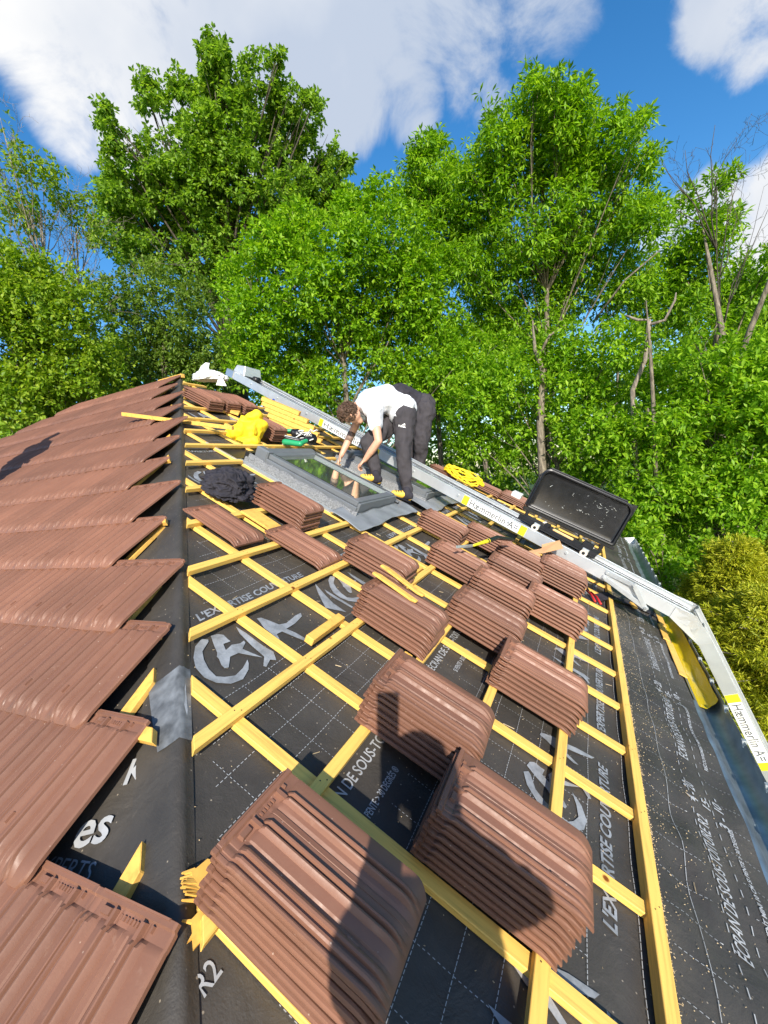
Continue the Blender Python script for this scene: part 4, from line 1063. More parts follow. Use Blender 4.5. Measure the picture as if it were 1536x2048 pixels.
# strap along the underlay and red handled tool
m = MB(); pts = [R3(4.15, -.56, .02), R3(4.45, -.70, .03), R3(4.60, -.80, .06), R3(4.72, -.90, .02), R3(4.82, -1.02, .018), R3(4.85, -1.15, .016), R3(4.86, -1.27, .014)]
vsx = []; fsx = []
for i, p in enumerate(pts):
    d_ = (pts[min(i+1, 6)] - pts[max(i-1, 0)]).normalized(); s_ = RN.cross(d_).normalized() * .05; vsx += [p - s_, p + s_, p + s_ + RN * .003, p - s_ + RN * .003]
for i in range(6):
    k = i * 4
    for a_, b_ in ((0, 1), (1, 2), (2, 3), (3, 0)): fsx.append((k + a_, k + b_, k + b_ + 4, k + a_ + 4))
tag(obj('strap', vsx, fsx, M['black_cloth'], smooth=False), 'wide black strap lying from the eave batten to the gutter', 'strap')
pl = thing('pliers', 'red handled pliers beside the eave batten near the lift', 'pliers', R3(4.28, -.62, .05))
m = MB(); m.tube([R3(4.36, -.56, .05), R3(4.27, -.60, .06), R3(4.16, -.64, .05)], .010, 6); m.tube([R3(4.38, -.60, .05), R3(4.28, -.65, .06), R3(4.17, -.69, .05)], .010, 6); m.build('handle', M['red'], pl, smooth=True)
m = MB(); m.tube([R3(4.37, -.58, .05), R3(4.48, -.55, .05)], .012, 6); m.build('jaw', M['black_metal'], pl)
# blue clamp near the lift head
m = MB(); m.tube([at(527, 812, 5.6), at(540, 803, 5.7), at(548, 800, 5.75)], .018, 6); tag(m.build('strap_end', M['blue']), 'short blue strap end below the lift near its head', 'strap')

# sawdust and chips
rs = random.Random(11); V = []; F = []
def chip(u, v, h, L_, wd, a_, tl=0):
    fr = prism_frame(R3(u, v, hR(u, v) + .004 + h), RU * cos(a_) + RV * sin(a_), RV * cos(a_) - RU * sin(a_), RN); k = len(V)
    V.extend([fr(0, 0, 0), fr(L_, 0, tl), fr(L_, wd, tl), fr(0, wd, 0), fr(0, wd/2, .002), fr(L_, wd/2, .003 + tl)]); F.extend([(k, k+1, k+5, k+4), (k+4, k+5, k+2, k+3), (k+1, k+2, k+5), (k, k+4, k+3)])
for i in range(14000):
    u = .8 + 5.4 * rs.random() ** 1.2; v = -.815 - abs(rs.gauss(0, .012)) - .0; chip(u, v, rs.random() * .016 * max(0, 1 + (v + .815) / .05), rs.uniform(.0015, .006), rs.uniform(.0006, .0016), rs.uniform(0, 6.3), rs.uniform(0, .004))
for i in range(1300):
    u = .9 + 4.8 * rs.random(); v = -.83 - abs(rs.gauss(0, .14)); 
    if v > -1.28: chip(u, v, 0, rs.uniform(.0015, .005), rs.uniform(.0007, .0016), rs.uniform(0, 6.3))
for i in range(900):
    u = .4 + 4 * rs.random(); v = rs.uniform(-.78, 1.6)
    if u > hipu(v): chip(u, v, 0, rs.uniform(.0015, .005), rs.uniform(.0006, .0014), rs.uniform(0, 6.3))
for i in range(40):
    u = 1 + 3 * rs.random(); v = rs.uniform(-1.2, 1.2)
    if u > hipu(v): chip(u, v, .001, rs.uniform(.02, .05), rs.uniform(.0015, .003), rs.uniform(0, 6.3), .004)
sd = obj('sawdust', V, F, M['chips']); sd['kind'] = 'stuff'; sd['label'] = 'pale sawdust and wood chips scattered on the underlay'; sd['category'] = 'sawdust'

# ================================================================== PEOPLE
def fingers(w_, d_, side, up, spread=.020, L_=.075, curl=.8, r=.0085):
    """caps for palm and five bent fingers; w_ wrist, d_ hand direction, side across the palm, up = back of the hand"""
    d_ = d_.normalized(); side = (side - d_ * side.dot(d_)).normalized(); up = d_.cross(side).normalized() * (1 if d_.cross(side).dot(up) > 0 else -1); c = []
    k = w_ + d_ * .085
    for i in (-1.4, -.5, .5, 1.4): c.append((w_ + side * i * .012, .016, k + side * i * spread * .95, .0125))
    for i, ln in zip((-1.5, -.5, .5, 1.5), (.82, 1.0, .95, .72)):
        p = k + side * i * spread; a_ = d_; q = p + (d_ * cos(curl * .5) - up * sin(curl * .5)) * .036 * ln; s_ = q + (d_ * cos(curl * 1.3) - up * sin(curl * 1.3)) * .026 * ln; t = s_ + (d_ * cos(curl * 2) - up * sin(curl * 2)) * .020 * ln
        c += [(p, .0105, q, .0092), (q, .0092, s_, .0084), (s_, .0084, t, .0072)]
    b = w_ + d_ * .022 - side * .026; e = b + (d_ * .6 - side * .6 - up * .25) * .042; c += [(w_ + d_ * .01 - side * .012, .015, b, .0135), (b, .0130, e, .0105), (e, .0105, e + (d_ * .85 - up * .35) * .030, .0090)]
    return c
Fw = Vector(CM[2]); Rt = Vector(CM[0]); UPV = Vector((0, 0, 1))
# --- first worker: bent double, white T-shirt
wk = thing('person', 'person in white T-shirt bending down over the near roof window, curly brown hair', 'person', R3(4.33, 1.45, .03))
D = 4.78
pel = at(806, 826, 4.84); pelN = at(808, 832, 4.74); pelF = at(796, 836, 4.95)
kN = at(807, 905, 4.66); aN = at(814, 980, 4.70); fN = at(812, 992, 4.68)
kF = at(737, 884, 4.72); aF = at(751, 944, 4.74); fF = at(750, 958, 4.72)
wst = at(795, 812, 4.83); mid = at(772, 797, 4.76); chest = at(742, 806, 4.72); neck = at(716, 812, 4.66); head = at(699, 827, 4.60)
shN = at(747, 822, 4.60); shF = at(728, 812, 4.86); elN = at(757, 882, 4.56); wrN = at(730, 920, 4.68); elF = at(704, 866, 4.84); wrF = at(682, 912, 4.76)
hN = (at(716, 934, 4.74) - wrN); hF = (at(676, 928, 4.74) - wrF)
caps = [(pelN, .115, pelF, .115), (pel, .12, wst, .115), (wst, .115, mid, .115), (mid, .115, chest, .12), (chest, .11, shN, .075), (chest, .11, shF, .075), (chest, .07, neck, .055), (neck, .052, head, .055),
        (pelN, .095, kN, .062), (kN, .058, aN, .040), (pelF, .095, kF, .062), (kF, .058, aF, .040), (aN, .036, fN, .032), (aF, .036, fF, .032),
        (shN, .058, elN, .042), (elN, .042, (elN + wrN) / 2, .042), ((elN + wrN) / 2, .042, wrN, .028), (shF, .055, elF, .040), (elF, .040, (elF + wrF) / 2, .038), ((elF + wrF) / 2, .038, wrF, .026)]
# head turned down: cranium, jaw, nose, ear, brow
hd_dir = (Rt * -.35 + UPV * -.85 + Fw * .15).normalized()     # crown direction is up-left; the face looks down toward the feet
crown = (Rt * -.75 + UPV * .15 - Fw * .1).normalized(); face = (UPV * -.85 + Rt * .30 + Fw * .35).normalized(); sidev = crown.cross(face).normalized()
hc_ = head
caps += [(hc_ + crown * .02, .092, hc_ - crown * .03 + face * .012, .082), (hc_ - crown * .05 + face * .04, .055, hc_ - crown * .085 + face * .065, .032), (hc_ + face * .085 - crown * .01, .012, hc_ + face * .105 - crown * .035, .011),
         (hc_ + face * .08 + sidev * .03 + crown * .012, .016, hc_ + face * .08 - sidev * .03 + crown * .012, .016)]
for s in (-1, 1): caps += [(hc_ + sidev * s * .086 - crown * .02 - face * .01, .014, hc_ + sidev * s * .092 - crown * .045 + face * .002, .010)]
caps += fingers(wrN, hN, Fw, UPV, curl=1.0) + fingers(wrF, hF, Fw, UPV, curl=.6)
organic('body', caps, M['skin'], wk, .0065, 5)
m = MB()
for s in (-1, 1): m.ball(hc_ + face * .088 + sidev * s * .03 - crown * .004, .011, 8, 6)
m.build('eye', M['white_pl'], wk, smooth=True)
m = MB(); m.tube([hc_ + face * .088 - crown * .072 - sidev * .02, hc_ + face * .092 - crown * .070, hc_ + face * .088 - crown * .072 + sidev * .02], .005, 6); m.build('mouth', M['red'], wk)
organic('t_shirt', [(at(807, 815, 4.80), .135, at(788, 806, 4.80), .145), (at(788, 806, 4.80), .145, mid, .15), (mid, .15, chest, .145), (chest, .13, shN, .092), (chest, .13, shF, .09), (shN, .088, shN + (elN - shN) * .42, .075), (shF, .08, shF + (elF - shF) * .42, .07), (chest, .105, neck + (chest - neck) * .28, .078), (at(806, 812, 4.76), .125, at(800, 828, 4.76), .115)],
        M['shirt'], wk, .008, 6, wrinkle=.020, wscale=7, seed=4)
tr_ = organic('trousers', [(pel, .145, pelN, .13), (pelN, .13, pelF, .13), (at(812, 820, 4.84), .125, pelN, .12), (pelN, .122, kN + (pelN - kN) * .3, .092), (kN + (pelN - kN) * .3, .092, kN, .080), (kN, .080, kN + (aN - kN) * .6, .068), (kN + (aN - kN) * .6, .068, aN + (fN - aN) * .1, .058), (pelF, .118, kF, .086), (kF, .084, aF, .060), (wst, .12, pel, .13)],
        M['trousers'], wk, .009, 5, wrinkle=.014, wscale=9, seed=8)
# small white crest and word on the hip pocket
lp = at(803, 853, 4.70); pn = (Vector((0, 0, Z0)) - lp).normalized(); 
ps, wd = text_polys("PUMA", 0, 0, .026, bold=.0015)
def snap(x, y):
    o_ = lp + Rt * x + Vector((0, 0, 1)) * y + pn * .3
    hit, loc, nrm, idx = tr_.ray_cast(o_ - Vector(tr_['o0']), -pn)
    return (loc + Vector(tr_['o0']) + nrm * .002) if hit else lp + Rt * x + UPV * y
vsx = []; fsx = []
for p in ps + [[(.035, .028), (.05, .032), (.06, .042), (.072, .045), (.066, .036), (.074, .024), (.066, .026), (.058, .030), (.05, .024)]]:
    k = len(vsx); vsx += [snap(x - .03, y - .012 * (x / .06)) for x, y in p]; fsx.append(tuple(range(k, k + len(p))))
obj('pocket_logo', vsx, fsx, M['white_pl'], tr_)
def shoe(a_, toe, root, mat=M['shoe_y']):
    d_ = (toe - a_).normalized(); f = organic('shoe', [(a_, .040, a_ + d_ * .05 - RN * .02, .040), (a_ + d_ * .05 - RN * .025, .040, a_ + d_ * .135 - RN * .038, .032), (a_ - d_ * .04 - RN * .03, .034, a_, .036)], mat, root, .007, 3)
    if mat is M['shoe_y']: organic('shoe_collar', [(a_ + UPV * .035, .046, a_ - RN * .005, .049), (a_ - RN * .01 - d_ * .03, .046, a_ - RN * .02, .047)], M['black_cloth'], f, .007, 2)
    s = MB(); y_ = RN.cross(d_).normalized(); fr = prism_frame(a_ - RN * .075, d_, y_, RN); s.box(fr, -.07, .165, -.038, .038, 0, .022); s.build('sole', M['black_pl'] if mat is M['shoe_y'] else M['dark_rub'], f, bevel=.008)
    l = MB()
    for i in range(4): l.tube([a_ + d_ * (.045 + .025 * i) + y_ * .028 + RN * (.012 - .008 * i), a_ + d_ * (.05 + .025 * i) + RN * (.026 - .009 * i), a_ + d_ * (.055 + .025 * i) - y_ * .028 + RN * (.012 - .008 * i)], .005, 5)
    l.build('laces', M['black_cloth'], f)
f1 = R3(4.32, 1.40, .125); f2_ = R3(4.20, 1.80, .115)
shoe(at(814, 988, 4.66), at(814, 988, 4.66) + (RV * .75 - RU * .45) * .2, wk); shoe(at(752, 955, 4.66), at(752, 955, 4.66) + (RV * .7 - RU * .5) * .2, wk)
# curly hair
bm = bmesh.new(); hv = []; hf = []; rs = random.Random(6); mbh = MB()
for i in range(420):
    n = Vector((rs.gauss(0, 1), rs.gauss(0, 1), rs.gauss(0, 1))).normalized()
    if n.dot(face) > .55 and n.dot(crown) < .5: continue
    if n.dot(crown) < -.62: continue
    c = hc_ + crown * .012 + n * (.098 + rs.uniform(0, .014)); t_ = n.orthogonal().normalized(); b_ = n.cross(t_); r0 = rs.uniform(.008, .014); ph = rs.uniform(0, 6.28); pts = []
    for q in range(9): a_ = ph + q * .75; pts.append(c + (t_ * cos(a_) + b_ * sin(a_)) * r0 + n * (.0025 * q - .004))
    mbh.tube(pts, .0042, 5)
hr = mbh.build('hair', M['hair'], wk, smooth=True)
organic('hair_base', [(hc_ + crown * .035 - face * .01, .094, hc_ - crown * .012 - face * .022, .090)], M['hair'], hr, .008, 2)
m = MB(); m.tube([wrF + (elF - wrF) * .62, wrF + (elF - wrF) * .98], [.0425, .0445], 18); m.build('tattoo', M['tattoo'], wk, smooth=True)
m = MB(); m.tube([wrN + hN.normalized() * .11 + RN * .02, wrN + hN.normalized() * .11 + RU * .14 - RV * .06], .006, 6); tag(m.build('screwdriver', M['galv']), "thin metal driver held in the bending worker's near hand", 'screwdriver')

# --- second worker beyond the lift
w2 = thing('person', 'person in black bending down behind the lift, mostly hidden by the white T-shirt', 'person', R3(5.9, 1.95, .05))
p2 = at(846, 815, 6.1); p2n = at(850, 822, 6.02); p2f = at(838, 822, 6.25); k2n = at(843, 885, 6.0); a2n = at(838, 938, 6.15); k2f = at(828, 880, 6.3); a2f = at(822, 930, 6.4)
c2 = at(778, 795, 5.95); h2 = at(740, 832, 5.9); s2n = at(775, 812, 5.85); s2f = at(765, 802, 6.15); e2 = at(783, 845, 5.8); w2r = at(781, 870, 5.75)
organic('body', [(p2, .12, c2, .12), (c2, .08, h2, .085), (h2, .095, h2 - UPV * .05, .07), (s2n, .07, e2, .045), (e2, .042, w2r, .03), (p2n, .09, k2n, .06), (k2n, .055, a2n, .04), (p2f, .09, k2f, .06), (k2f, .055, a2f, .04), (s2f, .07, at(755, 850, 6.1), .04), (c2, .1, s2n, .08), (c2, .1, s2f, .08)] + fingers(w2r, -UPV * .8 + Rt * -.3, Fw, Rt), M['skin'], w2, .009, 4)
organic('jacket', [(at(835, 806, 6.1), .15, c2, .16), (c2, .14, s2n, .095), (c2, .14, s2f, .095), (s2n, .09, e2, .065), (s2f, .08, at(755, 848, 6.1), .06), (at(820, 800, 6.1), .16, at(800, 792, 6.0), .17)], M['black_cloth'], w2, .012, 5, wrinkle=.012)
organic('trousers', [(p2n, .15, p2f, .14), (at(848, 808, 6.1), .15, p2n, .15), (p2n, .135, k2n, .098), (k2n, .095, a2n, .065), (p2f, .13, k2f, .09), (k2f, .09, a2f, .062)], M['trousers'], w2, .011, 5, wrinkle=.02, wscale=8, seed=13)
organic('hair', [(h2 + UPV * .02, .105, h2 - Rt * .02, .10)], M['hair'], w2, .01, 3, wrinkle=.01, wscale=30)
for a_ in (a2n, a2f): shoe(a_ - RN * .0, a_ + RV * .2, w2, M['black_pl'])

# --- photographer, standing just behind the phone (outside the picture, casting the shadow that is in it)
ph = thing('person', 'person in dark clothes standing behind the viewpoint and holding up a phone', 'person', R3(-.42, -.36, 0))
hx, hy = -.40, -.30
def W(x, y, z): return Vector((x, y, z + Z0))
hdp = W(hx, hy, -.02); cht = W(hx - .03, hy, -.34); plv = W(hx - .05, hy - .01, -.72); fL = R3(hx - .05, -.12 / cos(TR), .08); fR_ = R3(hx - .02, -.48 / cos(TR), .08)
shl = W(hx - .02, hy + .17, -.26); shr = W(hx - .02, hy - .17, -.26); ell = W(hx + .08, hy + .26, -.40); elr = W(hx + .16, hy - .14, -.34)
phc = Vector((0, 0, Z0)) - Fw * .03 + (-Vector(CM[1])) * -.12
wl_ = W(-.10, -.02, -.26); wr_ = W(-.10, -.06, -.20)
caps = [(hdp + UPV * .02, .095, hdp - UPV * .03, .085), (hdp - UPV * .05 + Vector((.03, 0, 0)), .06, hdp - UPV * .09 + Vector((.045, 0, 0)), .035), (hdp + Vector((.095, 0, -.01)), .012, hdp + Vector((.105, 0, -.03)), .012), (hdp - UPV * .1, .055, cht, .06), (cht, .12, plv, .12), (cht + UPV * .04, .09, shl, .06), (cht + UPV * .04, .09, shr, .06),
        (shl, .052, ell, .04), (ell, .04, wl_, .027), (shr, .052, elr, .04), (elr, .04, wr_, .027), (plv + Vector((0, .09, 0)), .09, W(hx + .02, hy + .12, -1.05), .06), (W(hx + .02, hy + .12, -1.05), .058, fL, .04), (plv - Vector((0, .09, 0)), .09, W(hx + .03, hy - .12, -1.12), .06), (W(hx + .03, hy - .12, -1.12), .058, fR_, .04)]
caps += fingers(wr_, phc - wr_, Vector((0, 1, 0)), Vector((-1, 0, 0)), curl=.5) + fingers(wl_, phc - UPV * .06 - wl_, Vector((0, 1, 0)), Vector((-1, 0, 0)), curl=.7)
organic('body', caps, M['skin'], ph, .009, 4)
organic('jacket', [(cht, .15, plv + UPV * .05, .145), (cht + UPV * .03, .12, shl, .08), (cht + UPV * .03, .12, shr, .08), (shl, .075, ell, .058), (ell, .056, wl_ + (ell - wl_) * .15, .042), (shr, .075, elr, .058), (elr, .056, wr_ + (elr - wr_) * .15, .042)], M['black_cloth'], ph, .012, 4, wrinkle=.008)
organic('trousers', [(plv + UPV * .04, .135, plv, .14), (plv + Vector((0, .09, 0)), .11, W(hx + .02, hy + .12, -1.05), .085), (W(hx + .02, hy + .12, -1.05), .085, fL, .06), (plv - Vector((0, .09, 0)), .11, W(hx + .03, hy - .12, -1.12), .085), (W(hx + .03, hy - .12, -1.12), .085, fR_, .06)], M['trousers'], ph, .012, 4, wrinkle=.012)
organic('hair', [(hdp + UPV * .035 - Vector((.012, 0, 0)), .102, hdp - Vector((.025, 0, 0)), .096)], M['hair'], ph, .01, 3, wrinkle=.006, wscale=30)
for a_ in (fL, fR_): shoe(a_, a_ + Vector((1, 0, 0)), ph, M['black_pl'])
fone = thing('phone', 'black phone held up at the viewpoint', 'phone', Vector((0, 0, Z0 - .1)))
Dn = Vector(CM[1]); m = MB(); m.box(prism_frame(Vector((0, 0, Z0)) - Fw * .012, Rt, Dn, Fw), -.038, .038, -.02, .14, -.009, 0); m.build('case', M['black_pl'], fone, bevel=.002)
m = MB(); m.box(prism_frame(Vector((0, 0, Z0)) - Fw * .0225, Rt, Dn, Fw), -.035, .035, -.016, .136, -.001, .0); m.build('screen', M['black_metal'], fone)

# --- third person on the tiled slope, outside the picture, whose shadow falls on the tiles
p3 = thing('person', 'person standing on the finished tiles left of the picture', 'person', L3(5.0 - LO.y + LO.y, .5, .12))
sx, sy = 1.98, 5.28; zr = LO.z + (sx - LO.x) * tan(TL) + .11
def W3(x, y, z): return Vector((sx + x, sy + y, zr + z))
body = [(W3(0, 0, 1.60), .095, W3(0, 0, 1.54), .08), (W3(0, 0, 1.50), .055, W3(0, 0, 1.38), .06), (W3(0, 0, 1.3), .12, W3(0, 0, .95), .12), (W3(0, 0, 1.36), .08, W3(.0, .18, 1.33), .06), (W3(0, 0, 1.36), .08, W3(0, -.18, 1.33), .06), (W3(0, .18, 1.33), .05, W3(.02, .24, 1.05), .04), (W3(.02, .24, 1.05), .04, W3(.12, .16, .86), .028), (W3(0, -.18, 1.33), .05, W3(.02, -.26, 1.05), .04), (W3(.02, -.26, 1.05), .04, W3(.12, -.18, .86), .028),
        (W3(0, .09, .93), .09, W3(.01, .11, .5), .06), (W3(.01, .11, .5), .058, W3(0, .12, .07), .04), (W3(0, -.09, .93), .09, W3(.01, -.11, .5), .06), (W3(.01, -.11, .5), .058, W3(0, -.12, .07), .04), (W3(.09, 0, 1.53), .012, W3(.1, 0, 1.51), .011)]
organic('body', body + fingers(W3(.12, .16, .86), Vector((.4, 0, -1)), Vector((0, 1, 0)), Vector((0, 1, 0))) + fingers(W3(.12, -.18, .86), Vector((.4, 0, -1)), Vector((0, 1, 0)), Vector((0, -1, 0))), M['skin'], p3, .011, 4)
organic('jacket', [(W3(0, 0, 1.3), .16, W3(0, 0, .98), .15), (W3(0, 0, 1.34), .12, W3(0, .18, 1.33), .08), (W3(0, 0, 1.34), .12, W3(0, -.18, 1.33), .08), (W3(0, .18, 1.33), .075, W3(.02, .24, 1.05), .06), (W3(.02, .24, 1.05), .058, W3(.10, .18, .9), .045), (W3(0, -.18, 1.33), .075, W3(.02, -.26, 1.05), .06), (W3(.02, -.26, 1.05), .058, W3(.10, -.2, .9), .045)], M['black_cloth'], p3, .014, 4, wrinkle=.01)
organic('trousers', [(W3(0, .08, .95), .12, W3(.01, .11, .5), .085), (W3(.01, .11, .5), .085, W3(0, .12, .1), .06), (W3(0, -.08, .95), .12, W3(.01, -.11, .5), .085), (W3(.01, -.11, .5), .085, W3(0, -.12, .1), .06)], M['trousers'], p3, .014, 4, wrinkle=.01)
organic('hair', [(W3(-.01, 0, 1.62), .1, W3(-.03, 0, 1.58), .095)], M['hair'], p3, .012, 3)

# ================================================================== TREES
def sines(P, s):
    x, y, z = P[:, 0] * s, P[:, 1] * s, P[:, 2] * s
    return (np.sin(x * 1.7 + 1.3 * np.sin(y * 1.1)) + np.sin(y * 1.9 + 1.7 * np.sin(z * 1.3)) + np.sin(z * 2.1 + 1.1 * np.sin(x * 1.5))) / 3
def leaf_mesh(C, out, rng, per, ln, wd, droop, spread):
    n = len(C); Cn = np.repeat(C, per, 0); O = np.repeat(out, per, 0); k = n * per
    rv = rng.normal(size=(k, 3)); d = O * (1 - spread) + rv * spread * .75; d[:, 2] -= droop * rng.random(k); d /= np.linalg.norm(d, axis=1)[:, None] + 1e-9
    up = np.tile([[0, 0, 1.0]], (k, 1)) + rng.normal(size=(k, 3)) * .45 + O * .5; s = np.cross(d, up); s /= np.linalg.norm(s, axis=1)[:, None] + 1e-9
    nn_ = np.cross(s, d); L_ = ln * rng.uniform(.6, 1.15, (k, 1)); W_ = L_ * wd * .5
    b = Cn + d * L_ * .08 + rv * ln * .10; m_ = b + d * L_ * .52 - nn_ * L_ * .03; t = b + d * L_ - nn_ * L_ * .16
    V_ = np.stack([b, m_ - s * W_ + nn_ * W_ * .35, t, m_ + s * W_ + nn_ * W_ * .35], 1).reshape(-1, 3)
    i = np.arange(k) * 4; F_ = np.stack([np.stack([i, i + 1, i + 2], 1), np.stack([i, i + 2, i + 3], 1)], 1).reshape(-1, 3)
    return V_, F_
def crooked(mbt, p, d, L_, r, depth, rr):
    p = Vector(p); d = Vector(d).normalized(); pts = [p.copy()]; n = 7
    for i in range(n):
        d = (d + Vector((rr.gauss(0, .22), rr.gauss(0, .22), rr.gauss(.03, .18)))).normalized(); p = p + d * L_ / n; pts.append(p.copy())
        if depth > 0 and i > 0 and rr.random() < .62:
            s = Vector((rr.gauss(0, 1), rr.gauss(0, 1), rr.gauss(.3, .8))).normalized(); crooked(mbt, p, d * .75 + s * .8, L_ * rr.uniform(.3, .55), max(.003, r * (1 - i / n) * .55), depth - 1, rr)
    mbt.tube(pts, [max(.0025, r * (1 - .85 * i / n)) for i in range(n + 1)], 5 if depth > 1 else 4)
def tree(name, label, lumps, base, leaf, barkm, ln=.15, wd=.4, per=6, dens=60, droop=.5, spread=.6, seed=0, group=None, gap=.0, trunk_r=.14, limbs=True, bare=0, fork=None, twigs=3, cs=1.6):
    """lumps: (px, py, distance, radius px) of leafy masses; base: (px, distance) of the stem"""
    rng = np.random.default_rng(seed); rr = random.Random(seed)
    bp = atd(base[0], 1000, base[1]); bp.z = 0
    root = thing(name, label, 'tree' if 'shrub' not in name else 'shrub', bp, group)
    LP = []
    for (x, y, ds, rp) in lumps: LP.append((np.array(atd(x, y, ds)), rp / FOC * ds * (1 / (1 + ((x - 768) / FOC) ** 2 + ((y - 1024) / FOC) ** 2) ** .5) * 1.0))
    cen = sum(l[0] for l in LP) / len(LP); Cs = []; Os = []
    for (c, r) in LP:
        if dens <= 0: break
        nC = int(dens * 5.2 * r ** 2.0) + 8
        dv = rng.normal(size=(nC, 3)); dv /= np.linalg.norm(dv, axis=1)[:, None]; q = rng.random(nC) ** .45
        P = c + dv * (q * r)[:, None] * np.array([1, 1, .9]); P += rng.normal(size=P.shape) * .06
        keep = sines(P + seed, cs) * .55 + sines(P * 1.0 + seed * 2, cs * 3.1) * .6 > gap - .34 + rng.normal(size=nC) * .08
        o_ = dv * .65 + np.array([0, 0, .55]); o_ += (P - cen) / (np.linalg.norm(P - cen, axis=1)[:, None] + .1) * .2; o_ /= np.linalg.norm(o_, axis=1)[:, None]
        Cs.append(P[keep]); Os.append(o_[keep])
    # stem and limbs
    mbt = MB(); ztop = max(l[0][2] for l in LP); low = min(LP, key=lambda l: l[0][2])[0]
    hcut = bp.z + (ztop - bp.z) * .90
    spine = []; ctr = Vector(cen); n = 9
    for i in range(n):
        t = i / (n - 1); z = bp.z + (hcut - bp.z) * t; k = t ** 1.4
        spine.append(Vector((bp.x + (ctr.x - bp.x) * k + rr.uniform(-.12, .12) * (i > 0), bp.y + (ctr.y - bp.y) * k + rr.uniform(-.12, .12) * (i > 0), z)))
    rad = [trunk_r * (1 - .72 * i / (n - 1)) for i in range(n)]; rad[0] *= 1.3
    mbt.tube(spine, rad, 9)
    if limbs:
        for li, (c, r) in enumerate(LP):
            c = Vector(c); zt = c.z - (c - Vector((spine[0].x, spine[0].y, c.z))).length * .6 - .8 - rr.random()
            j = min(range(n), key=lambda q: abs(spine[q].z - zt)); j = max(1, min(n - 1, j)); s0 = spine[j]; r0 = max(.018, rad[j] * .34)
            if (c - s0).length < .3: continue
            md = (s0 + c) / 2 + Vector((rr.uniform(-.15, .15), rr.uniform(-.15, .15), rr.uniform(-.1, .25))) * (c - s0).length * .35
            pts = [s0, (s0 + md) / 2 + Vector((rr.uniform(-.05, .05),) * 3), md, (md + c) / 2 + Vector((rr.uniform(-.08, .08), rr.uniform(-.08, .08), .05)), c]
            mbt.tube(pts, [r0, r0 * .8, r0 * .62, r0 * .45, r0 * .25], 6)
            nt_ = twigs if not bare else 0
            if bare: crooked(mbt, pts[1], c - pts[1], (c - pts[1]).length + r * .6, r0 * .7, 3, rr)
            for k in range(nt_):
                dv = Vector((rr.gauss(0, 1), rr.gauss(0, 1), rr.gauss(.4, .8))).normalized(); s1 = pts[rr.choice((2, 3, 4))]; e1 = c + dv * r * rr.uniform(.7, 1.0 + .15 * bare)
                m1_ = (s1 + e1) / 2 + Vector((rr.uniform(-.1, .1), rr.uniform(-.1, .1), rr.uniform(-.1, .1))) * r
                mbt.tube([s1, m1_, e1], [r0 * .3, r0 * .2, .005], 4)
                if bare:
                    for q in range(3): e2 = m1_ + (e1 - m1_) * rr.uniform(.2, .9) + Vector((rr.gauss(0, 1), rr.gauss(0, 1), rr.gauss(.3, 1))) * r * .3; s2_ = m1_ + (e1 - m1_) * .2; mbt.tube([s2_, (s2_ + e2) / 2 + Vector((rr.uniform(-.03, .03),) * 3), e2], [.010, .007, .003], 4)
    if fork:
        for pts, rr_ in fork: mbt.tube([atd(x, y, d) for x, y, d in pts], rr_, 8)
    mbt.build('trunk', barkm, root, smooth=True)
    if Cs:
        C = np.concatenate(Cs); O = np.concatenate(Os); V_, F_ = leaf_mesh(C, O, rng, per, ln, wd, droop, spread)
        o = obj('crown', V_, F_, leaf, root)
    return root
def L(ds, *t): return [(x, y, ds + random.uniform(-.6, .6), r) for x, y, r in t]
random.seed(21)
tree('oak_tree', 'tall dark green oak with ragged top standing against the big cloud', L(19, (425,120,30),(440,170,40),(520,150,42),(560,190,40),(480,200,55),(310,200,42),(285,165,22),(360,190,40),(400,230,60),(205,215,18),(220,270,26),(245,310,45),(600,240,50),(625,210,25),(540,270,80),(450,290,85),(350,300,80),(280,330,55),(650,330,42),(665,290,22),(690,330,22),(610,350,70),(520,380,95),(410,400,90),(310,410,80),(240,400,50),(215,350,28),(370,490,90),(460,520,70),(580,450,80),(250,480,70),(670,420,45),(690,390,25),(420,80,14),(445,100,14),(560,115,10)),
     (450, 19.5), M['leaf_oak'], M['bark_dark'], ln=.15, wd=.60, per=11, dens=85, droop=.15, spread=.85, seed=3, gap=.24, trunk_r=.34, cs=1.1,
     fork=[([(500, 900, 19), (460, 660, 19), (400, 545, 19), (320, 480, 19), (290, 440, 19)], [.32, .24, .18, .10, .05])])
tree('tree', 'thin pale leafed tree with bare twigs at the far left edge', L(16, (0,235,22),(10,270,30),(-20,300,50),(50,330,45),(100,350,35),(20,400,55),(130,400,35),(170,440,35),(190,400,28),(60,440,50),(200,480,30),(20,500,50)),
     (70, 16), M['leaf_left'], M['bark_dead'], ln=.12, wd=.5, per=6, dens=60, seed=5, gap=.12, trunk_r=.09, bare=1, twigs=9)
tree('tree', 'pale slender dead tree between the left bush and the oak', L(17, (150,400,35),(130,330,25),(185,450,35),(140,480,40)), (150, 17), M['leaf_dull'], M['bark_dead'], ln=.1, wd=.5, per=3, dens=9, seed=6, gap=.35, trunk_r=.07, bare=1, twigs=9)
tree('tree', 'rounded yellow green tree filling the left edge above the tiles', L(13.5, (30,540,60),(90,560,60),(0,620,80),(80,640,90),(150,600,60),(170,670,80),(20,720,90),(110,740,90),(190,750,70),(40,800,80),(-80,600,110),(-60,760,110),(120,810,60)),
     (60, 14), M['leaf_left'], M['bark'], ln=.12, wd=.55, per=7, dens=115, droop=.3, spread=.75, seed=8, gap=.06, trunk_r=.16)
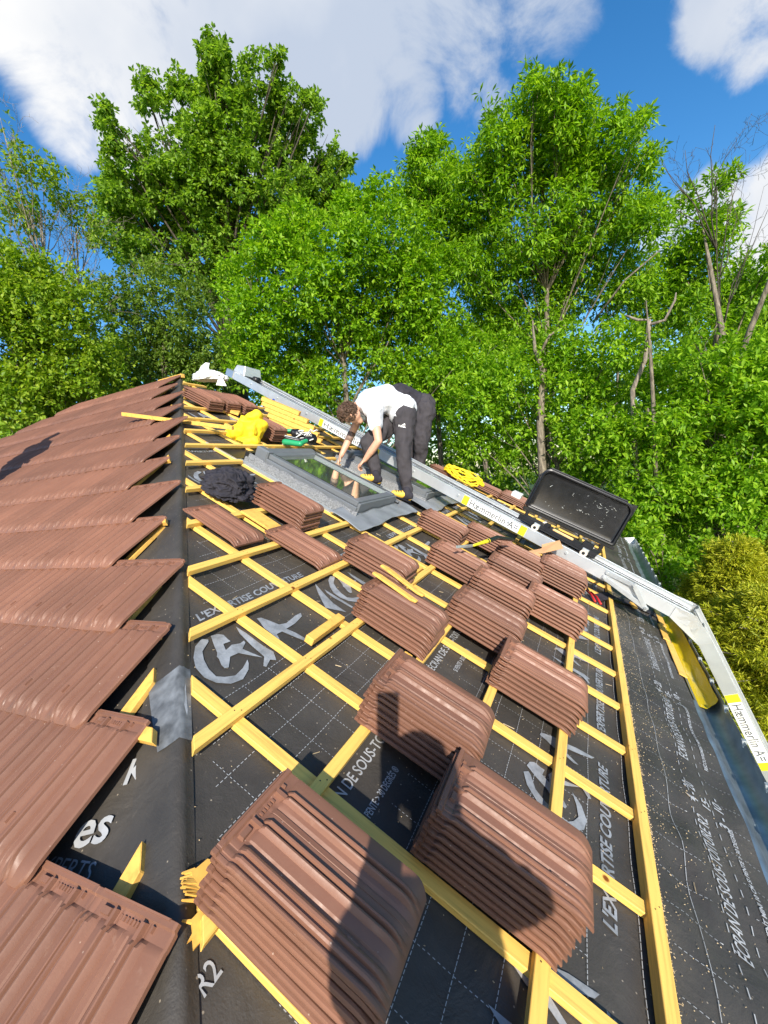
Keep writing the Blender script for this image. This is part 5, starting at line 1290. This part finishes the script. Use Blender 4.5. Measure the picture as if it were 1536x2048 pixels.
tree('tree', 'olive green tree below the oak behind the tiled slope', L(16, (230,600,60),(300,560,55),(260,680,80),(340,640,80),(400,600,50),(380,700,80),(300,740,80),(430,740,70),(220,770,60),(400,760,60)),
     (310, 16.5), M['leaf_dull'], M['bark'], ln=.13, wd=.5, per=6, dens=95, seed=9, gap=.0, trunk_r=.16)
tree('tree', 'bright green broad tree right behind the bending workers', L(12.8, (480,560,55),(540,500,60),(600,470,65),(520,640,80),(620,570,85),(700,500,75),(700,420,45),(760,400,45),(790,480,75),(690,620,95),(800,590,90),(600,690,80),(760,700,90),(500,720,60),(860,660,80),(850,540,60),(640,770,70),(850,770,90),(560,780,50),(900,730,60)),
     (700, 13.2), M['leaf_right'], M['bark'], ln=.135, wd=.48, per=8, dens=125, droop=.5, spread=.6, seed=12, gap=.02, trunk_r=.14)
tree('tree', 'narrow chestnut with a loose top left of the tallest chestnut', L(15, (850,300,30),(875,290,22),(830,320,25),(865,350,45),(910,330,28),(830,390,50),(890,400,50),(800,430,45),(860,450,60),(930,440,50),(900,510,60)),
     (880, 15.5), M['leaf_ches'], M['bark'], ln=.165, wd=.32, per=9, dens=105, droop=.45, spread=.75, seed=14, gap=.12, trunk_r=.12)
tree('chestnut_tree', 'tallest chestnut with long pointed leaves right of centre', L(14, (1058,150,12),(1068,175,18),(1110,175,30),(1150,190,35),(1095,215,40),(980,225,25),(1010,230,32),(1050,260,50),(1140,250,60),(1210,220,32),(1235,240,30),(1285,235,20),(1270,270,35),(1000,290,50),(960,290,28),(1090,320,80),(1190,310,70),(1270,330,45),(1000,370,70),(1140,400,90),(1240,400,70),(940,360,35),(960,440,60),(1060,470,90),(1180,490,80),(1290,440,50),(1000,560,80),(1120,570,80),(930,530,50),(1250,560,60),(1060,650,80),(960,650,70)),
     (1080, 14.4), M['leaf_ches'], M['bark'], ln=.165, wd=.32, per=9, dens=105, droop=.4, spread=.75, seed=17, gap=.10, trunk_r=.13,
     fork=[([(1088, 1150, 11.5), (1085, 950, 11.5), (1080, 850, 11.5), (1085, 740, 11.7), (1070, 700, 11.8), (1065, 640, 12.2)], [.12, .10, .09, .07, .045, .012]), ([(1075, 715, 11.7), (1100, 670, 11.8), (1130, 650, 12)], [.045, .03, .010]), ([(1190, 640, 13), (1250, 560, 13), (1320, 500, 13)], [.03, .022, .012])])
tree('tree', 'leaning broad tree with bare dead crown at the right edge', L(15.5, (1410,520,50),(1440,470,45),(1380,560,55),(1480,560,50),(1340,430,30),(1370,400,30),(1430,370,28),(1460,350,20),(1400,470,50),(1450,440,35),(1340,520,60),(1430,540,60),(1500,600,60),(1390,620,70),(1480,690,60),(1320,610,60),(1540,520,50),(1540,700,80)),
     (1440, 15.5), M['leaf_ches'], M['bark'], ln=.19, wd=.34, per=7, dens=60, seed=19, gap=.16, trunk_r=.15,
     fork=[([(1470, 1000, 13), (1465, 800, 13), (1440, 640, 13.5), (1418, 520, 14), (1408, 470, 14.5), (1400, 430, 15)], [.09, .075, .06, .04, .022, .01]), ([(1465, 760, 13), (1500, 660, 13), (1540, 560, 13), (1600, 470, 13)], [.07, .06, .045, .03])])
dd = 14.5
tree('dead_tree', 'leafless dead branches reaching into the blue sky at the right', [(1370, 300, dd, 60), (1320, 320, dd, 40), (1430, 250, dd, 40), (1480, 350, dd, 45), (1540, 410, dd, 50), (1500, 500, dd, 50)],
     (1400, 14.8), M['leaf_dull'], M['bark_dark'], dens=0, seed=23, trunk_r=.035, bare=1, twigs=5)
tree('dead_tree', 'pale twisted dead trunk with two bent arms right of the chestnut', [(1290, 700, 13, 30)], (1275, 13), M['leaf_dull'], M['bark_dead'], dens=0, seed=25, trunk_r=.05, limbs=False,
     fork=[([(1275, 960, 11.2), (1268, 860, 11.2), (1265, 780, 11.2), (1290, 720, 11.2), (1298, 640, 11.2), (1275, 640, 11.2), (1250, 630, 11.2)], [.06, .055, .05, .045, .04, .03, .015]), ([(1298, 650, 11.2), (1330, 640, 11.2), (1350, 600, 11.2), (1352, 585, 11.2)], [.035, .028, .022, .01])])
for i, (x, d_, r_, lab) in enumerate(((1300, 14.5, .10, 'straight slim trunk standing just right of the twisted dead trunk'), (1235, 15, .06, 'thin grey sapling trunk left of the twisted dead trunk'), (1150, 15.5, .06, 'thin sapling trunk behind the black tray'))):
    tree('sapling_tree', lab, [(x + 5, 560, d_, 45), (x - 20, 620, d_, 40)], (x, d_), M['leaf_right'], M['bark'], ln=.15, per=6, dens=50, seed=40 + i, trunk_r=r_, group=None, twigs=2, fork=[([(x + 12, 970, 10.9), (x + 6, 800, 10.9), (x, 690, 10.9), (x - 8, 600, 11.2)], [.045, .04, .03, .006])] if i == 0 else None)
tree('tree', 'bright green leafy tree behind the black tray', L(12, (950,800,70),(1010,760,70),(940,880,50),(1030,850,70),(1130,780,80),(1180,870,75),(1120,700,60),(980,700,60),(1010,920,45),(1220,770,70),(1250,900,70),(1170,960,45),(1240,690,60)),
     (1120, 12.6), M['leaf_right'], M['bark'], ln=.145, wd=.42, per=8, dens=105, droop=.5, spread=.6, seed=31, gap=.07, trunk_r=.10)
tree('tree', 'bright green leafy tree at the right edge above the conifers', L(11.5, (1330,760,60),(1400,720,70),(1480,740,80),(1320,860,80),(1420,840,90),(1510,840,90),(1300,960,75),(1400,960,85),(1500,960,90),(1350,1040,60),(1450,1060,70),(1270,1040,50),(1600,800,110),(1600,960,110)),
     (1440, 12.2), M['leaf_right'], M['bark'], ln=.145, wd=.42, per=8, dens=115, droop=.5, spread=.6, seed=33, gap=.03, trunk_r=.12)
tree('shrub', 'low leafy shrub touching the far end of the gutter', L(10.3, (1290,1080,32),(1320,1120,35),(1345,1160,28),(1270,1040,30),(1370,1120,35)), (1330, 10.4), M['leaf_right'], M['bark'], ln=.15, wd=.42, per=7, dens=120, seed=35, trunk_r=.05)
# conifers below the gutter
def conifer(label, x, y, ds, rpx, seed, H):
    rng = np.random.default_rng(seed); rr = random.Random(seed)
    c = atd(x, y, ds); R_ = rpx / FOC * ds; root = thing('conifer_tree', label, 'conifer', Vector((c.x, c.y, 0)), 'yellow green conifers')
    mb = MB(); ztop = c.z + R_; mb.tube([Vector((c.x, c.y, 0)), Vector((c.x, c.y, ztop * .5)), Vector((c.x, c.y, ztop))], [.13, .09, .02], 8); P = []; O = []
    nb = H
    for i in range(nb):
        t = rr.random() ** .8; z = ztop - (ztop - .3) * t; rad = min(R_ * 1.15, R_ * (.25 + 1.4 * t)) * rr.uniform(.75, 1.05); a_ = rr.uniform(0, 2 * pi); d_ = Vector((cos(a_), sin(a_), 0)); s = Vector((c.x, c.y, z)); e = s + d_ * rad + UPV * rad * rr.uniform(.05, .35)
        if rr.random() < .35: mb.tube([s, (s + e) / 2 - UPV * .05, e], [.02, .013, .004], 4)
        for k in range(34):
            q = rr.uniform(.25, 1); p = s + (e - s) * q; sd_ = Vector((-d_.y, d_.x, 0)) * rr.gauss(0, .16) * (1.15 - q) * 1.6 + UPV * rr.gauss(0, .035); P.append(p + sd_); O.append((d_ * .9 + sd_ * 2.2 + UPV * .3).normalized())
    mb.build('trunk', M['bark'], root, smooth=True)
    V_, F_ = leaf_mesh(np.array(P), np.array(O), rng, 9, .085, .2, .0, .42); obj('crown', V_, F_, M['needle'], root)
conifer('nearest yellow green conifer below the gutter, lower right', 1560, 1400, 8.2, 150, 1, 300)
conifer('middle yellow green conifer beside the lift knee', 1470, 1190, 9.2, 85, 2, 230)
conifer('low broad conifer left of the nearest one, right by the gutter', 1440, 1370, 8.8, 95, 6, 220)
conifer('conifer at the right edge below the leafy tree', 1590, 1190, 9.6, 90, 3, 200)
conifer('small conifer tip just right of the lift knee', 1395, 1215, 9.8, 45, 4, 120)
# the wood behind
rng = np.random.default_rng(77); nC = 62000; px_ = rng.uniform(-500, 2050, nC); py_ = 470 + 640 * rng.random(nC) ** .8; ds = rng.uniform(18.5, 27, nC)
P = np.array([(px_ - 768) / FOC, (py_ - 1024) / FOC, np.ones(nC)]).T @ CM; P /= np.linalg.norm(P, axis=1)[:, None]; P = P * ds[:, None] + np.array([0, 0, Z0])
P = P[(P[:, 2] > .2)]; top = 9.2 + 2.2 * sines(P, .35); P = P[P[:, 2] < top]; P = P[sines(P + 3, .9) > -.35]
O = np.tile([[-.6, -.3, .6]], (len(P), 1)); V_, F_ = leaf_mesh(P, O, rng, 5, .30, .5, .4, .8)
wd_ = obj('woodland', V_, F_, M['leaf_oak'], loc=(20, 10, 0)); tag(wd_, 'dense shaded wood filling the gaps behind the nearer trees', 'wood', kind='stuff')
rs = random.Random(31)
for i in range(10):
    x = -20 + 165 * i + rs.uniform(-30, 30); ds_ = rs.uniform(17.5, 21); b = atd(x, 1000, ds_); b.z = 0; mb = MB(); hh = rs.uniform(6.5, 9)
    t = thing('woodland_tree', '%s bare woodland trunk from the left, deep among the trees' % ['first','second','third','fourth','fifth','sixth','seventh','eighth','ninth','tenth'][i], 'tree', b, 'bare trunks in the wood'); mb.tube([b, b + Vector((rs.uniform(-.2, .2), rs.uniform(-.2, .2), hh * .5)), b + Vector((rs.uniform(-.5, .5), rs.uniform(-.5, .5), hh))], [.16, .12, .05], 7); mb.build('trunk', M['bark'], t, smooth=True)
